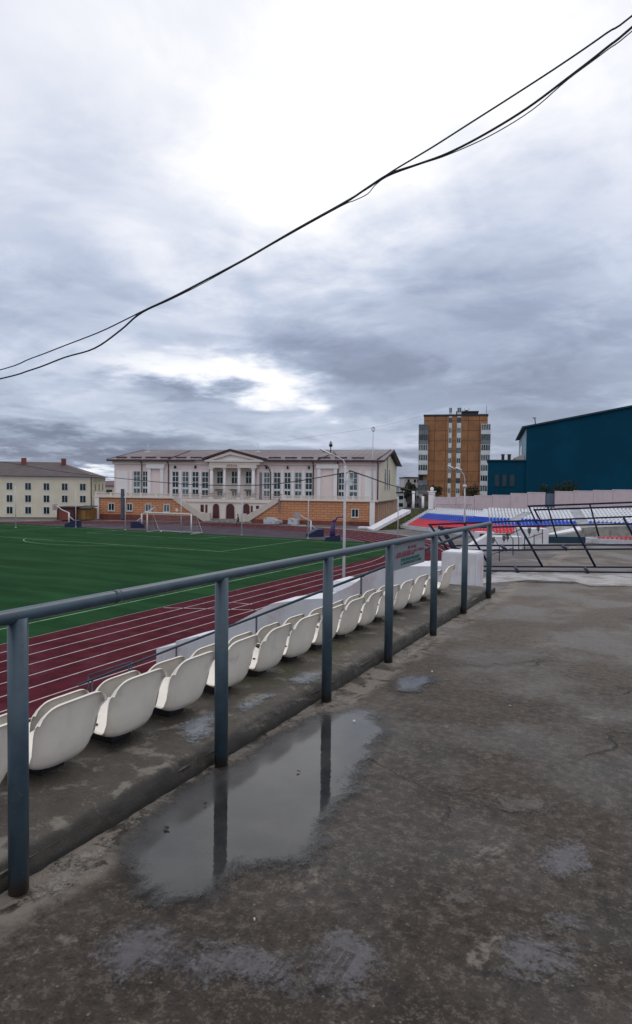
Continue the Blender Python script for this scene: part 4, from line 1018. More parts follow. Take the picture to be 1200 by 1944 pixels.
b=MB(); b.box(0,wd,0,4,0,h); b.obj('wall',brownm,t); b=MB(); b.prism([(-.2,-.3,h),(wd+.2,-.3,h),(wd+.2,4.3,h+.35),(-.2,4.3,h+.35)],(0,0,.1)); b.obj('roof',darkm,t); b=MB(); b.box(wd*.35,wd*.65,-.05,-.003,0,h*.85); b.obj('door',M('ochre_door',(.30,.17,.05),.7,.15,2),t)
t,wd,h=simplebox('dark_red_garage',108,139,964,987,116,5,None,'dark red garage standing left of the brown shed','garage')
b=MB(); b.box(0,wd,0,5,0,h); b.obj('wall',maroond,t); b=MB(); b.box(-.2,wd+.2,-.3,5.3,h,h+.15); b.obj('roof',darkm,t); b=MB(); b.box(wd*.15,wd*.85,-.06,-.003,0,h*.8); b.obj('door',redp,t)
t,wd,h=simplebox('low_house',196,219,921,985,175,8,None,'low house with a dark red roof seen between the yellow house and the arena','house')
b=MB(); b.box(0,wd,0,9,0,h-.2); b.obj('wall',beige,t); b=MB(); b.prism([(-.4,-.5,h-.2),(wd+.4,-.5,h-.2),(wd+.4,4.5,h+1.0),(-.4,4.5,h+1.0)],(0,0,.1)); b.prism([(-.4,4.5,h+1.0),(wd+.4,4.5,h+1.0),(wd+.4,9.5,h-.2),(-.4,9.5,h-.2)],(0,0,.1)); b.obj('roof',maroond,t)
b=MB(); b.box(.8,wd-.8,-.06,-.003,h-2.3,h-1.2); b.obj('window',glass,t)
# ------------------------------------------------------------------ brick tower block
TD=190; tp=dep(802.5,942,TD); tp.z=UG-.2
TR=yaw-R(11.7)
tw=empty('tower_block',tuple(tp),TR,label='tall orange brown brick tower block with white balconies on both sides',cat='apartment block')
def planeloc(o,rz):
    bu_=Vector((math.cos(rz),math.sin(rz),0)); bv_=Vector((-math.sin(rz),math.cos(rz),0))
    def f(x,y,v=0):
        d=ray(x,y); oo=o+bv_*v; t=(oo-CAM).dot(bv_)/d.dot(bv_); p=CAM+d*t-o; return p.dot(bu_),p.z
    return f
tl=planeloc(tp,TR)
wT=tl(925,850)[0]; hT=tl(860,790)[1]
b=MB(); b.box(0,wT,0,24,0,hT); b.obj('wall',towerb,tw)
b=MB(); b.box(-.15,wT+.15,-.15,24.1,hT,hT+.5); b.obj('parapet',darkm,tw)
xa,za=tl(868,785); b=MB(); b.box(xa,xa+5.5,4,10,hT+.5,hT+1.6); b.box(tl(824,860)[0],tl(865,860)[0],6,16,hT+.5,hT+.9); b.tube([(tl(884.5,860)[0],5,hT+.5),(tl(884.5,860)[0],5,hT+2.2)],.45,8); b.box(xa-.3,xa+6,3.7,10.3,hT+1.6,hT+1.8); b.obj('rooftop_hut',darkm,tw)
b=MB()
for x in (876,880,889,935): u_=tl(x,860)[0]; u_=min(u_,wT-.3); b.tube([(u_,3,hT+.4),(u_,3,hT+random.uniform(2,3.4))],.05,4)
b.obj('aerial',darkm,tw)
fh=2.82; nF=9
for (x0,x1) in ((851,857),(866.5,874.5)):
    ua,ub=tl(x0,860)[0],tl(x1,860)[0]
    b=MB()
    for k in range(nF): b.box(ua,ub,-.06,-.003,.9+k*fh,.9+k*fh+1.3)
    b.obj('window_panel',balc,tw)
    for k in range(nF):
        b=MB(); b.box(ua,ub,-.08,-.003,.9+k*fh+1.305,.9+k*fh+2.75); f=b.obj('window',frame if (k*7+int(x0))%3 else balg,tw)
        b=MB(); b.box(ua+.1,(ua+ub)/2-.05,-.1,-.081,.9+k*fh+1.4,.9+k*fh+2.65); b.box((ua+ub)/2+.05,ub-.1,-.1,-.081,.9+k*fh+1.4,.9+k*fh+2.65); b.obj('pane',glass if k%2 else curtain,f)
random.seed(3)
topz=tl(800,806)[1]; 
for side in (0,1):
    if side==0: ua,ub=tl(794.5,860)[0],tl(812.5,860)[0]
    else: ua,ub=tl(912.5,860)[0],tl(930.5,860)[0]
    k=0; z=topz-fh
    styles=['g','g','w','w','w','k','d','w','w'] if side==0 else ['w','g','w','w','w','w','w','w','w']
    while z>-.5 and k<len(styles):
        st=styles[k]; m1=balc if st=='w' else balg
        b=MB(); b.box(ua,ub,-1.0,1.4,z,z+1.12); b.box(ua,ub,-1.0,1.4,z+2.65,z+2.78)
        for u_ in (ua,ub-.12): b.box(u_,u_+.12,-1.0,-.88,z+1.12,z+2.65)
        if st!='k':
            for j in range(1,4): u_=ua+(ub-ua)*j/4; b.box(u_-.05,u_+.05,-1.0,-.9,z+1.12,z+2.65)
        bal=b.obj('balcony',m1,tw)
        b=MB(); b.box(ua+.13,ub-.13,-.8 if st!='k' else .4,(-.7 if st!='k' else .5),z+1.13,z+2.64); b.obj('pane',[curtain,curtain,glass][(k*5+side)%3] if st!='k' else darkm,bal)
        z-=fh; k+=1
# small white block left of the tower
t,wd,h=simplebox('white_apartment_block',767,796,908,968,230,12,None,'small white apartment block with dark red balconies left of the tower block','apartment block')
b=MB(); b.box(0,wd,0,14,0,h); b.obj('wall',M('dull_white_render',(.48,.47,.48),.8,.08,.5,streak=.3),t); b=MB(); b.box(-.2,wd+.2,-.2,14,h,h+.4); b.obj('parapet',darkm,t)
for k in range(4):
    z=h-2.6-k*2.75
    b=MB(); b.box(.6,2.2,-.5,-.003,z,z+1.1); b.obj('balcony',maroond,t)
    for u_ in (1.4,3.6,4.7): b=MB(); b.box(u_-.38,u_+.38,-.06,-.003,z+1.15,z+2.2); b.obj('window',glass,t)
t,wd,h=simplebox('grey_house',752,768,936,968,200,8,None,'low grey house in the gap beside the arena gable','house')
b=MB(); b.box(0,wd,0,8,0,h); b.obj('wall',balc,t); b=MB(); b.box(-.2,wd+.2,-.3,8.3,h,h+.3); b.obj('roof',darkm,t)
for k in range(2): b=MB(); b.box(.5,wd-.4,-.06,-.003,h-1.9-k*2.2,h-.8-k*2.2); b.obj('window',glass,t)
# ------------------------------------------------------------------ teal building
ED=126; ep=dep(925,937,ED); ep.z=UG-.1; ER=yaw-R(14.6)
tb=empty('teal_building',tuple(ep),ER,label='dark teal windowless hall with a sloping roof and a lower wing with three windows',cat='building')
el_=planeloc(ep,ER)
h1=el_(955,875)[1]; wc=el_(999,870)[0]; hc=el_(999.5,809.5)[1]; hr_=el_(1078,795)[1]; DH=33
b=MB(); b.box(0,wc+.2,0,12,0,h1); b.obj('wing_wall',tealm,tb)
b=MB(); b.box(-.2,wc-.002,-.3,12.2,h1,h1+.22); b.obj('wing_roof',tealD,tb)
wR=el_(1290,870)[0]; sR=(hr_-hc)/(el_(1078,800)[0]-wc); um2=wc+(wR-wc)*.93; hR=hc+sR*(um2-wc); hE=hR-sR*(wR-um2)
b=MB(); b.prism([(wc,-.35,0),(wR,-.35,0),(wR,-.35,hE),(um2,-.35,hR),(wc,-.35,hc)],(0,DH,0)); b.obj('hall_wall',tealm,tb)
b=MB(); b.prism([(wc-.9,-.8,hc-.35),(um2,-.8,hR-.02),(um2,-.8,hR+.3),(wc-.9,-.8,hc-.05)],(0,DH+1,0)); b.prism([(um2+.002,-.8,hR-.02),(wR+.5,-.8,hE-.02),(wR+.5,-.8,hE+.28),(um2+.002,-.8,hR+.3)],(0,DH+1,0)); b.obj('roof',tealD,tb)
b=MB(); b.box(wc-.12,wc-.003,.3,DH-1,0,hc-.4); fk=b.obj('flank_wall',M('pale_teal_render',(.26,.38,.46),.8,.1,.5),tb)
b=MB(); b.box(wc-.2,wc-.121,13,24,h1+.6,hc-2.6); b.obj('flank_window',glass,tb)
for x0,x1 in ((940,947),(954,961),(968.3,976.3)):
    ua,zb2=el_(x0,922); ub,zt2=el_(x1,902.5); b=MB()
    b.box(ua-.1,ua,-.1,-.003,zb2,zt2); b.box(ub,ub+.1,-.1,-.003,zb2,zt2); b.box(ua-.1,ub+.1,-.1,-.003,zt2,zt2+.12); b.box(ua-.15,ub+.15,-.18,-.003,zb2-.15,zb2); f=b.obj('window',tealD,tb)
    b=MB(); b.box(ua,ub,-.04,-.004,zb2,zt2); b.obj('pane',glass,f)
for x0,x1 in ((952.5,958.5),(964.5,971)):
    ua,_=el_(x0,868); ub,z2=el_(x1,862); b=MB(); b.box(ua,ub,3,3.8,h1+.2,z2); b.box(ua-.08,ub+.08,2.9,3.9,z2,z2+.12); b.obj('chimney',darkm,tb)
ua,z2=el_(973,864); b=MB(); b.prism([(ua,4,h1+.2),(wc-.3,4,h1+.2),(wc-.35,4,z2+.4),(ua+.3,4,z2-.4)],(0,2,0)); b.obj('roof_hut',beige,tb)
ua,z2=el_(1015.5,793); b=MB(); b.tube([(ua+.2,1,hc),(ua+.1,1,z2-.3),(ua,1,z2)],.09,5); b.box(ua-.35,ua+.3,.9,1.1,z2,z2+.12); b.obj('mast',darkm,tb)
# ------------------------------------------------------------------ trees behind the pink wall
def bush(name,x,yb,D,h,wd,label,mat=leafm,n=900,cat='tree',seed=1):
    rnd=random.Random(seed); p=dep(x,yb,D); p.z=UG-.05; t=empty(name,tuple(p),label=label,cat=cat)
    b=MB(); 
    for k in range(4):
        a=rnd.uniform(0,6.28); b.tube([(0,0,0),(math.cos(a)*wd*.12,math.sin(a)*wd*.12,h*.4),(math.cos(a)*wd*.3,math.sin(a)*wd*.3,h*.8)],[.10,.06,.02],6)
    b.obj('trunk',brownm,t); b=MB(); cl_=[(rnd.gauss(0,wd*.22),rnd.gauss(0,wd*.2),h*rnd.uniform(.35,.85),rnd.uniform(.18,.34)*wd) for _ in range(11)]
    for k in range(n):
        cx,cy,cz,cr=rnd.choice(cl_); d=Vector((rnd.gauss(0,1),rnd.gauss(0,1),rnd.gauss(0,.8))); d=d.normalized()*cr*rnd.random()**.4; c=Vector((cx,cy,cz))+d
        if c.z<.2: continue
        s=rnd.uniform(.07,.17); e=Euler((rnd.uniform(0,6),rnd.uniform(0,6),rnd.uniform(0,6))).to_matrix()
        b.face([c+e@Vector(v)*s for v in ((-1,-.6,0),(1,-.6,0),(1.2,.5,.2),(-.8,.7,0))])
    b.obj('crown',[mat],t)
bush('leafy_tree',1072,931,116,5.2,4.2,'dark green leafy tree behind the pink wall before the teal hall',leafd,1500,seed=2)
bush('shrub',1053,934,117,3.6,2.4,'smaller green shrub left of the leafy tree behind the pink wall',leafd,600,cat='shrub',seed=3)
#bush('leafy_tree',1135,931,116,5.6,5.0,'leafy tree at the right edge behind the pink wall',leafd,1500,seed=4)
bush('shrub',893,940,150,4.2,4.6,'dark shrub at the foot of the tower block behind the pink wall, right one',leafd,900,cat='shrub',seed=5)
bush('shrub',827,940,150,4.4,2.6,'dark shrub at the foot of the tower block beside the gate pillar',leafd,600,cat='shrub',seed=6)
bush('gate_tree',779,968,116,4.9,2.6,'dark bare looking tree behind the left bars of the iron gate',leafd,900,seed=7)
# ------------------------------------------------------------------ far hills
b=MB(); N=90; prev=None
for i in range(N+1):
    a=R(-75+i*110/N); d=Vector((math.sin(a),math.cos(a),0))*2200; h=16+9*mn.noise(Vector((i*.13,3,0)))+4*mn.noise(Vector((i*.6,5,0)))
    cur=(b.b.verts.new(d+Vector((0,0,FZ-1))),b.b.verts.new(d*1.06+Vector((0,0,FZ+h))),b.b.verts.new(d*1.3+Vector((0,0,FZ-1))))
    if prev:
        for k in (0,1): f=b.b.faces.new((prev[k],cur[k],cur[k+1],prev[k+1])); f.smooth=True
    prev=cur
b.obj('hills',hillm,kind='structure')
# ------------------------------------------------------------------ street lamps and their wires
LD=29.
lp=dep(654,1000,LD); base=Vector((lp.x,lp.y,FZ-.05))
lamp=empty('street_lamp',tuple(base),label='tall pale street lamp with a long angled arm rising behind the white stair wall',cat='street lamp')
def q_(x,y,D=LD): return dep(x,y,D)-base
tp_=q_(655.5,884); tp_.x*=1; 
b=MB(); b.tube([(0,0,0),(tp_.x*.5,tp_.y*.5,4),tp_],[.075,.06,.052],12); b.obj('pole',poleM,lamp)
MB().tube([q_(655.5,886),q_(655,880),q_(652,874),q_(646,870),q_(638,866),q_(626,860)],.026,8).obj('arm',poleM,lamp)
def lamphead(par,a,c,w_,mat=None):
    """flattened cobra head from tip a to root c"""
    a=Vector(a); c=Vector(c); d=(c-a); L_=d.length; d.normalize(); s=d.cross(Vector((0,0,1))).normalized(); up_=s.cross(d)
    b=MB(); rings=[]
    for k in range(9):
        t_=k/8; ww=w_*(.35+.65*math.sin(math.pi*min(1,.15+t_*.75))); hh=ww*.42
        rings.append([b.b.verts.new(a+d*L_*t_+s*ww*math.cos(2*math.pi*j/12)+up_*(hh*math.sin(2*math.pi*j/12)*(1 if math.sin(2*math.pi*j/12)>0 else .55))) for j in range(12)])
    for r1,r2 in zip(rings,rings[1:]):
        for j in range(12): f=b.b.faces.new((r1[j],r1[(j+1)%12],r2[(j+1)%12],r2[j])); f.smooth=True
    b.b.faces.new(rings[0][::-1]); b.b.faces.new(rings[-1]); o=b.obj('lamp_head',mat or frame,par)
    b=MB(); m_=a.lerp(c,.42)-up_*w_*.24
    b.ball(m_,w_*.62,(1,1,.35)); b.obj('lens',balg,o)
lamphead(lamp,q_(606.5,852),q_(629,863),.115)
b=MB(); fx=q_(662,912,LD-.2); b.box(fx.x-.10,fx.x+.18,fx.y-.12,fx.y+.12,fx.z-.02,fx.z+.04); b.box(fx.x-.06,fx.x+.14,fx.y-.10,fx.y+.10,fx.z-.22,fx.z-.025); b.tube([(tp_.x,tp_.y,fx.z+.02),(fx.x,fx.y,fx.z+.02)],.02,6); b.obj('loudspeaker',frame,lamp)
b=MB(); b.tube([q_(656,900),q_(664,893.5),q_(664.5,899)],.018,6); b.ball(q_(664.5,894.5),.035); b.obj('insulator_hook',darkm,lamp)
def cable(name,pts,D0,D1,r,mat,label,n=6,cat='cable',par=None):
    P=[]
    xs=[p[0] for p in pts]; lo,hi=max(min(xs),-60),min(max(xs),1240)
    # catmull-rom through the given points
    Q=[Vector((*p,0)) for p in pts]; out=[]
    for i in range(len(Q)-1):
        p0=Q[max(i-1,0)];p1=Q[i];p2=Q[i+1];p3=Q[min(i+2,len(Q)-1)]
        for k in range(5):
            t_=k/5; out.append(.5*((2*p1)+(p2-p0)*t_+(2*p0-5*p1+4*p2-p3)*t_*t_+(3*p1-p0-3*p2+p3)*t_**3))
    out.append(Q[-1])
    for q in out:
        k=(q.x-lo)/(hi-lo); D=1/((1-k)/D0+k/D1); P.append(dep(q.x,q.y,D))
    o=P[0].copy(); b=MB(); b.tube([p-o for p in P],r,n); return b.obj(name,mat,label=label,cat=cat,loc=o)
blk=M('black_cable',(.012,.012,.013),.6,.2,5)
cable('overhead_wire',[(-700,790),(-60,868),(100,893),(200,905),(300,915),(380,920.5),(480,921.5),(560,914),(657,897)],60,LD,.022,blk,'thin black wire sagging leftward from the lamp pole across the arena front')
cable('overhead_wire',[(664,893.5),(704,907),(740,920),(790,933),(830,941)],LD,100,.03,blk,'thin black wire running right from the lamp pole past the gable')
# the mast and the second lamp
b=empty('signal_mast',tuple(onz(706,996,FZ)),label='slender tall grey mast topped by a ring in front of the arena gable corner',cat='mast'); o0=b.location.copy(); mDp=(o0-CAM).dot(f0)
MB().tube([(0,0,0),dep(707,900,mDp)-o0,dep(708.5,822,mDp)-o0],[.14,.10,.06],8).obj('pole',poleM,b)
c=dep(708.7,815,mDp)-o0
bb=MB(); bb.tube([c+r0*.28*math.cos(R(a))+Vector((0,0,.36*math.sin(R(a)))) for a in range(0,361,24)],.05,6); bb.tube([c-Vector((0,0,.55)),c+Vector((0,0,.4))],.04,5); bb.obj('ring',darkm,b)
bb=MB(); bb.box(-.45,.45,-.3,.3,0,1.1,.03); bb.obj('base',whiter,b)
L2=96.
b2=dep(882,1003,L2); lamp2=empty('street_lamp',tuple(b2),label='double headed white street lamp rising from the tricolour stand before the tower block',cat='street lamp'); o0=b2
def q2(x,y): return dep(x,y,L2)-o0
MB().tube([(0,0,-.3),q2(882.3,922)],[.13,.10],8).obj('pole',poleM,lamp2)
MB().tube([q2(882.5,922),q2(882.5,910),q2(880.5,901),q2(875,894)],.06,6).obj('arm',poleM,lamp2)
MB().tube([q2(862,890.5),q2(852,885)],.06,6).obj('arm',poleM,lamp2)
bb=MB(); bb.tube([q2(882.3,923)+Vector((0,0,-.15)),q2(882.3,920)],.28,8); bb.obj('collar',frame,lamp2)
MB().tube([q2(873,893),q2(862,890)],.05,6).obj('arm',poleM,lamp2)
lamphead(lamp2,q2(864.5,888.5),q2(876,892.5),.42)
lamphead(lamp2,q2(850,884),q2(862,890),.34)
# cables overhead
main=[(-1000,905),(-500,822),(-40,728),(60,702),(123,678.5),(180,661),(230,626),(270,592),(330,564),(400,527),(470,490),(560,437),(650,388),(700,355),(740,330),(790,313),(850,291),(920,255),(1000,206),(1078,148),(1150,92),(1240,16),(1700,-400)]
cable('overhead_cable',main,9,5,.0095,blk,'thickest of the black cables slung diagonally across the cloudy sky',8)
cable('overhead_cable',[(-1000,895),(-500,808),(-40,712),(60,680),(123,656),(190,630),(240,606),(272,590),(332,561.5),(402,525),(472,487.5),(562,435),(650,386),(702,355),(745,325),(820,280),(900,229),(980,178),(1066,122),(1150,64),(1240,-4),(1700,-410)],9,5,.0072,blk,'upper black cable that parts from the bundle towards the top right',8)
cable('overhead_cable',[(208,643),(235,622),(272,593),(330,566),(402,529),(560,439.5),(650,390),(672,381),(698,368),(714,350),(740,333),(800,311),(850,294),(930,258),(1010,209),(1078,151),(1150,97),(1240,24),(1700,-390)],8.4,4.9,.0042,blk,'thin looping black wire twisted round the cable bundle',6)
cable('overhead_wire',[(540,838),(600,828),(708,812),(800,790)],112,150,.014,blk,'faint high wire running to the top of the slender mast')
# ------------------------------------------------------------------ net posts, goal, hoops
NPX=[(30,1002,921),(144,1001,930),(238,1006,931),(344,1011,933),(459,1016,938),(585,1022.5,940),(755,1031,943)]
dsc=['at the far left edge','before the brown shed','left of the football goal','seen through the football goal','near the walking person','beside the white hoop','before the concrete ramp at right']
for (x,yb,yt),ds in zip(NPX,dsc):
    p=onz(x,yb,FZ); D=(p-CAM).dot(f0); h=dep(x,yt,D).z-FZ
    b=MB(); b.tube([(0,0,0),(0,0,h)],[.075,.055],8); b.ball((0,0,h),.07); b.tube([(0,0,0),(0,0,.06)],.16,8); b.obj('net_post',poleM,loc=p,label='slender pale ball net post '+ds,cat='post',group='net posts along the end of the field')
goal=empty('football_goal',(-58.2,70,FZ),label='white football goal with a sagging net at the far end of the turf',cat='goal')
gl,gr_=onz(280,1010,FZ).x+58.2,onz(363.5,1014.5,FZ).x+58.2; gh=2.65
b=MB()
wp=M('white_goal_paint',(.75,.72,.72),.5,.05,2)
MB().tube([(gl,0,0),(gl,0,gh)],.075,10).obj('goalpost',wp,goal); MB().tube([(gr_,0,0),(gr_,0,gh)],.075,10).obj('goalpost',wp,goal); MB().tube([(gl,0,gh),(gr_,0,gh)],.075,10).obj('crossbar',wp,goal)
b=MB()
for x in (gl,gr_): b.tube([(x,0,gh-.1),(x,1.1,gh-.15),(x,2.4,.1),(x,0,.05)],.035,6)
b.tube([(gl,2.4,.08),(gr_,2.4,.08)],.035,6); b.obj('net_frame',wp,goal)
netm=M('net_cord',(.45,.42,.45),.8,.1,3)
b=MB(); nx_=34
def npnt(u,v):
    x=gl+(gr_-gl)*u
    sag=.14*math.sin(math.pi*u)
    if v<.35: k=v/.35; return Vector((x,1.1*k,gh-.05-.12*math.sin(math.pi*k)-sag*k))
    k=(v-.35)/.65; return Vector((x,1.1+1.3*k,(gh-.15-sag)*(1-k)+.05))
for i in range(nx_+1): b.tube([npnt(i/nx_,j/10) for j in range(11)],.008,3,cap=False)
for j in range(1,18): b.tube([npnt(i/12,j/18) for i in range(13)],.008,3,cap=False)
for x in (gl,gr_):
    for k in range(1,9): b.tube([(x,2.4*k/9,.05),(x,min(1.1,2.4*k/9),(gh-.15)*(1 if k<4 else (9-k)/5.))],.008,3,cap=False)
b.obj('net',netm,goal)
b=MB(); b.ball((0,0,.11),.11); b.obj('football',wp,loc=onz(306,1010,FZ)+Vector((0,0,.0)),label='small white football lying by the goal line',cat='ball')
def hoop(name,x,yb,flip,label,pal=frame,basem=bluep,D=None,board=True,sc=1.0):
    """portable basketball stand, arm reaching to -x (flip=1) or +x"""
    p=onz(x,yb,FZ); t=empty(name,tuple(p),yaw,label=label,cat='basketball stand'); s=-flip
    b=MB(); b.prism([(-s*1.9*sc,-.6,0),(s*.6*sc,-.6,0),(s*.6*sc,-.6,.45*sc),(-s*.8*sc,-.6,1.15*sc),(-s*1.9*sc,-.6,1.15*sc)],(0,1.2,0)); b.obj('base',basem,t)
    b=MB(); b.tube([(s*.1*sc,0,.4*sc),(s*.1*sc,0,2.5*sc)],.14*sc,8); b.obj('column',pal,t)
    b=MB(); b.tube([(s*.1*sc,0,2.45*sc),(s*1.3*sc,0,2.95*sc),(s*2.4*sc,0,3.75*sc)],[.11*sc,.09*sc,.07*sc],8); b.tube([(-s*1.0*sc,0,1.0*sc),(s*.1*sc,0,1.9*sc)],.06*sc,6); b.obj('arm',pal,t)
    if board:
        b=MB(); b.prism([(s*2.5*sc,-.9,2.9*sc),(s*2.5*sc,.9,2.9*sc),(s*2.5*sc,.9,3.95*sc),(s*2.5*sc,-.9,3.95*sc)],(s*.06,0,0)); bd=b.obj('backboard',M('grey_backboard',(.42,.36,.38),.4,.1,1),t)
        b=MB(); c_=(s*2.85*sc,0,3.05*sc); b.tube([(c_[0]+.23*math.cos(R(a)),.23*math.sin(R(a)),c_[2]) for a in range(0,361,30)],.02,5); b.obj('rim',seatred,bd)
    return t
h1_=hoop('basketball_stand',591,1018,1,'white armed basketball stand on a dark blue base near the net post',sc=.8)
h1_.rotation_euler=(0,0,yaw+R(25))
# folded purple-blue stand
p=onz(632,1026,FZ); t=empty('basketball_stand',tuple(p),yaw,label='purple blue basketball stand with a short folded arm beside the lamp pole',cat='basketball stand')
pur=M('purple_blue_paint',(.055,.03,.12),.5,.3,2)
b=MB(); b.prism([(-.95,-.7,0),(.9,-.7,0),(.9,-.7,.35),(.75,-.7,.75),(.1,-.7,.55),(-.95,-.7,.40)],(0,1.4,0)); b.obj('base',bluep,t)
b=MB(); b.tube([(-.05,0,.4),(-.02,0,1.3),(.0,0,2.2)],[.36,.30,.25],8); b.obj('column',pur,t)
b=MB(); b.tube([(0,0,2.0),(.35,0,2.55),(.5,0,2.8),(1.4,0,2.85)],[.14,.12,.09,.06],8); b.tube([(-.2,0,2.2),(.2,0,2.5)],.1,6); b.obj('arm',pur,t)
b=MB(); b.box(1.4,1.46,-.7,.7,2.5,3.4); b.obj('backboard',M('grey_board',(.30,.28,.30),.5,.1,1),t)
h3=hoop('basketball_stand',268,1001,-1,'blue basketball stand with a pale arm left of the football goal',sc=.8); h3.rotation_euler=(0,0,yaw+R(20))
h4=hoop('basketball_stand',132,1000,1,'blue padded basketball stand at the far left by the brown shed',sc=.85,basem=bluep); 
# white covered mats by the base wall
def cover(x,yb,wd,h,label,name='covered_mats',prof=None):
    p=onz(x,yb,FZ); t=MB(); pr_=prof or [(0,0),(0,.75),(.12,.95),(.55,.9),(.75,.6),(1,.45),(1,.1),(.8,0)]
    t.prism([(wd*a_,0,h*c_) for a_,c_ in pr_],(0,1.6,0)); bmesh.ops.bevel(t.b,geom=list(t.b.edges),offset=.04,segments=2,affect='EDGES')
    o=t.obj(name,M('white_tarpaulin',(.55,.56,.60),.6,.2,1.5,c2=(.25,.27,.30),patch=(1.5,.5,.6)),loc=p,label=label,cat='mats'); o.rotation_euler=(0,0,AB); return o
cover(500,994.5,3.0,1.15,'long white covered pile of mats before the orange base wall')
cover(546,995.5,1.7,1.05,'smaller white covered pile of mats, right of the long one',prof=[(0,0),(.04,.8),(.1,.95),(.95,.9),(1,.8),(1,0)])
b=MB(); b.box(0,2.6,-.1,.1,0,.08); o=b.obj('white_bench',frame,loc=onz(552,997,FZ),label='thin white plank lying in front of the smaller covered pile',cat='plank'); o.rotation_euler=(0,0,AB)
# ------------------------------------------------------------------ the walking person
pp=onz(452.5,997.5,FZ)
def person(loc,rz):
    V=[(0,0,.92),(0,0,1.15),(.05,0,1.38),(.07,0,1.47),(.10,0,1.60),   # pelvis, waist, chest, neck, head
       (.04,.17,1.36),(-.02,.22,1.10),(.10,.20,.88),(.04,-.17,1.36),(.12,-.22,1.10),(.28,-.20,.93),
       (.02,.09,.88),(.22,.09,.48),(.26,.09,.07),(.40,.09,.03),(.02,-.09,.88),(-.06,-.09,.48),(-.36,-.09,.12),(-.27,-.09,.03)]
    V=[tuple(k*1.08 for k in v) for v in V]
    E_=[(0,1),(1,2),(2,3),(3,4),(2,5),(5,6),(6,7),(2,8),(8,9),(9,10),(0,11),(11,12),(12,13),(13,14),(0,15),(15,16),(16,17),(17,18)]
    Rr=[.15,.14,.17,.06,.10,.075,.055,.04,.075,.055,.04,.10,.07,.05,.035,.10,.07,.05,.035]
    me=bpy.data.meshes.new('person'); me.from_pydata(V,E_,[]); o=bpy.data.objects.new('person',me); col.objects.link(o)
    me.skin_vertices or me.attributes
    bm=bmesh.new(); bm.from_mesh(me); ly=bm.verts.layers.skin.verify(); bm.verts.ensure_lookup_table()
    for v,r in zip(bm.verts,Rr): v[ly].radius=(r,r)
    bm.verts[0][ly].use_root=True; bm.to_mesh(me); bm.free()
    o.modifiers.new('skin','SKIN'); s=o.modifiers.new('sub','SUBSURF'); s.levels=1; s.render_levels=1
    me.materials.append(M('navy_clothes',(.012,.014,.03),.8,.3,4)); o.location=loc; o.rotation_euler=(0,0,rz)
    b=MB(); b.ball((.12,0,1.74),.105,(1,.85,1.2)); b.ball((.21,0,1.73),.022); b.obj('head',M('skin',(.42,.24,.18),.6,.1,3),o)
    b=MB(); b.ball((.09,0,1.78),.112,(1,.9,1.05)); b.obj('hair',darkm,o)
    return tag(o,'person in dark clothes walking past the arched doors, leaning forward','person')
person(pp,yaw+R(185))
# ------------------------------------------------------------------ small litter on the walkway
rnd=random.Random(11)
def leaf(x,y,s,mat,label,z=.006):
    p=onz(x,y,.0); b=MB(); n=7
    ring=[Vector((s*math.cos(2*math.pi*k/n)*rnd.uniform(.6,1.1),s*.6*math.sin(2*math.pi*k/n)*rnd.uniform(.6,1.1),rnd.uniform(.002,.012))) for k in range(n)]
    b.prism(ring,(0,0,.0015)); o=b.obj('dead_leaf',mat,loc=Vector((p.x,p.y,z)),label=label,cat='leaf'); o.rotation_euler=(0,0,rnd.uniform(0,6))
dry=M('dead_leaf_brown',(.035,.022,.014),.7,.3,30); pale=M('pale_scrap',(.5,.48,.45),.7,.1,30)
leaf(316,1576,.020,dry,'dark dead leaf lying in the left side of the big puddle')
leaf(567,1468,.014,dry,'dark dead leaf in the middle of the big puddle')
leaf(390,1530,.010,dry,'tiny dark leaf in the big puddle left of the first post reflection')
leaf(672,1372,.014,pale,'pale scrap floating in the far side of the big puddle')
leaf(483,1752,.007,pale,'pale scrap on the wet concrete below the big puddle')
leaf(820,1278,.014,pale,'pale scrap beside the small puddle',z=.008)
leaf(968,1342,.012,pale,'pale scrap on the right of the walkway')
leaf(705,1448,.010,dry,'tiny dark leaf right of the big puddle')

b=MB(); P_=[dep(x,y,24) for x,y in ((878,1046),(902,1030),(938,1010),(938,1046))]; b.prism(P_,f0*.5); b.obj('sloping_parapet',whitepaint,label='pale wall with a sloping top behind the last rail posts',cat='wall')
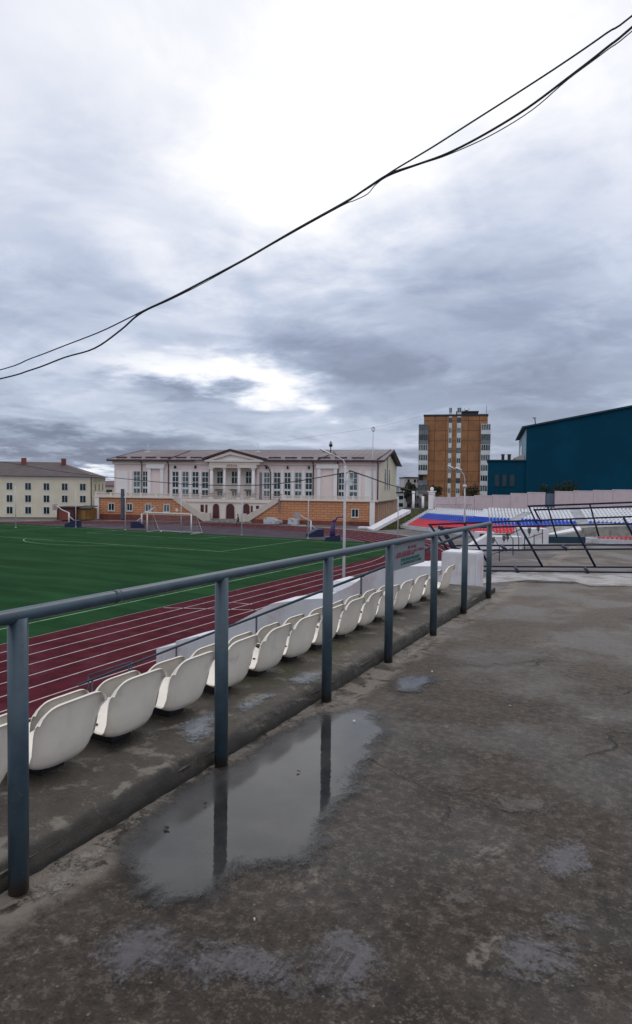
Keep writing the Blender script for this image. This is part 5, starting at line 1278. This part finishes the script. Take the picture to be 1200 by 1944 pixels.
# ------------------------------------------------------------------ give every separate piece of a part its own object
def islands(o):
    me=o.data; n=len(me.vertices); par=list(range(n))
    def find(a):
        while par[a]!=a: par[a]=par[par[a]]; a=par[a]
        return a
    for e in me.edges:
        a,b=find(e.vertices[0]),find(e.vertices[1])
        if a!=b: par[a]=b
    g_={}
    for i in range(n): g_.setdefault(find(i),[]).append(i)
    L_=[]
    for vs in g_.values():
        c=[me.vertices[i].co for i in vs]; L_.append([set(vs),[min(k[j] for k in c)-.02 for j in range(3)],[max(k[j] for k in c)+.02 for j in range(3)]])
    ch=True
    while ch:
        ch=False
        for i in range(len(L_)):
            for j in range(i+1,len(L_)):
                A,B=L_[i],L_[j]
                if all(A[1][k]<=B[2][k] and B[1][k]<=A[2][k] for k in range(3)):
                    A[0]|=B[0]; A[1]=[min(x,y) for x,y in zip(A[1],B[1])]; A[2]=[max(x,y) for x,y in zip(A[2],B[2])]; L_.pop(j); ch=True; break
            if ch: break
    return [a[0] for a in L_]
SPLIT={'coping','pilaster','stair_parapet','blank_panel','side_door','snow_guard','valley_flashing','downpipe','raking_cornice','fascia','cornice','window_panel','aerial','upper_wall','side_wall','stairs','plinth','bolt','base_wall','duct','rooftop_hut'}
for o in list(bpy.data.objects):
    if o.type!='MESH' or o.name.split('.')[0] not in SPLIT or o.data.users>1: continue
    gs=islands(o)
    if len(gs)<2: continue
    for k,vs in enumerate(gs):
        bm=bmesh.new(); bm.from_mesh(o.data); bm.verts.ensure_lookup_table()
        bmesh.ops.delete(bm,geom=[v for v in bm.verts if v.index not in vs],context='VERTS')
        me=bpy.data.meshes.new(o.name.split('.')[0]); bm.to_mesh(me); bm.free()
        for m_ in o.data.materials: me.materials.append(m_)
        c=bpy.data.objects.new(o.name.split('.')[0],me); col.objects.link(c); c.parent=o.parent; c.matrix_basis=o.matrix_basis
        for ch_ in list(o.children):
            if k==0: ch_.parent=c
    bpy.data.objects.remove(o)
for o in bpy.data.objects:
    if 'label' in o and len(o['label'].replace(',',' ').split())>16: print('LONG',o.name,o['label'])
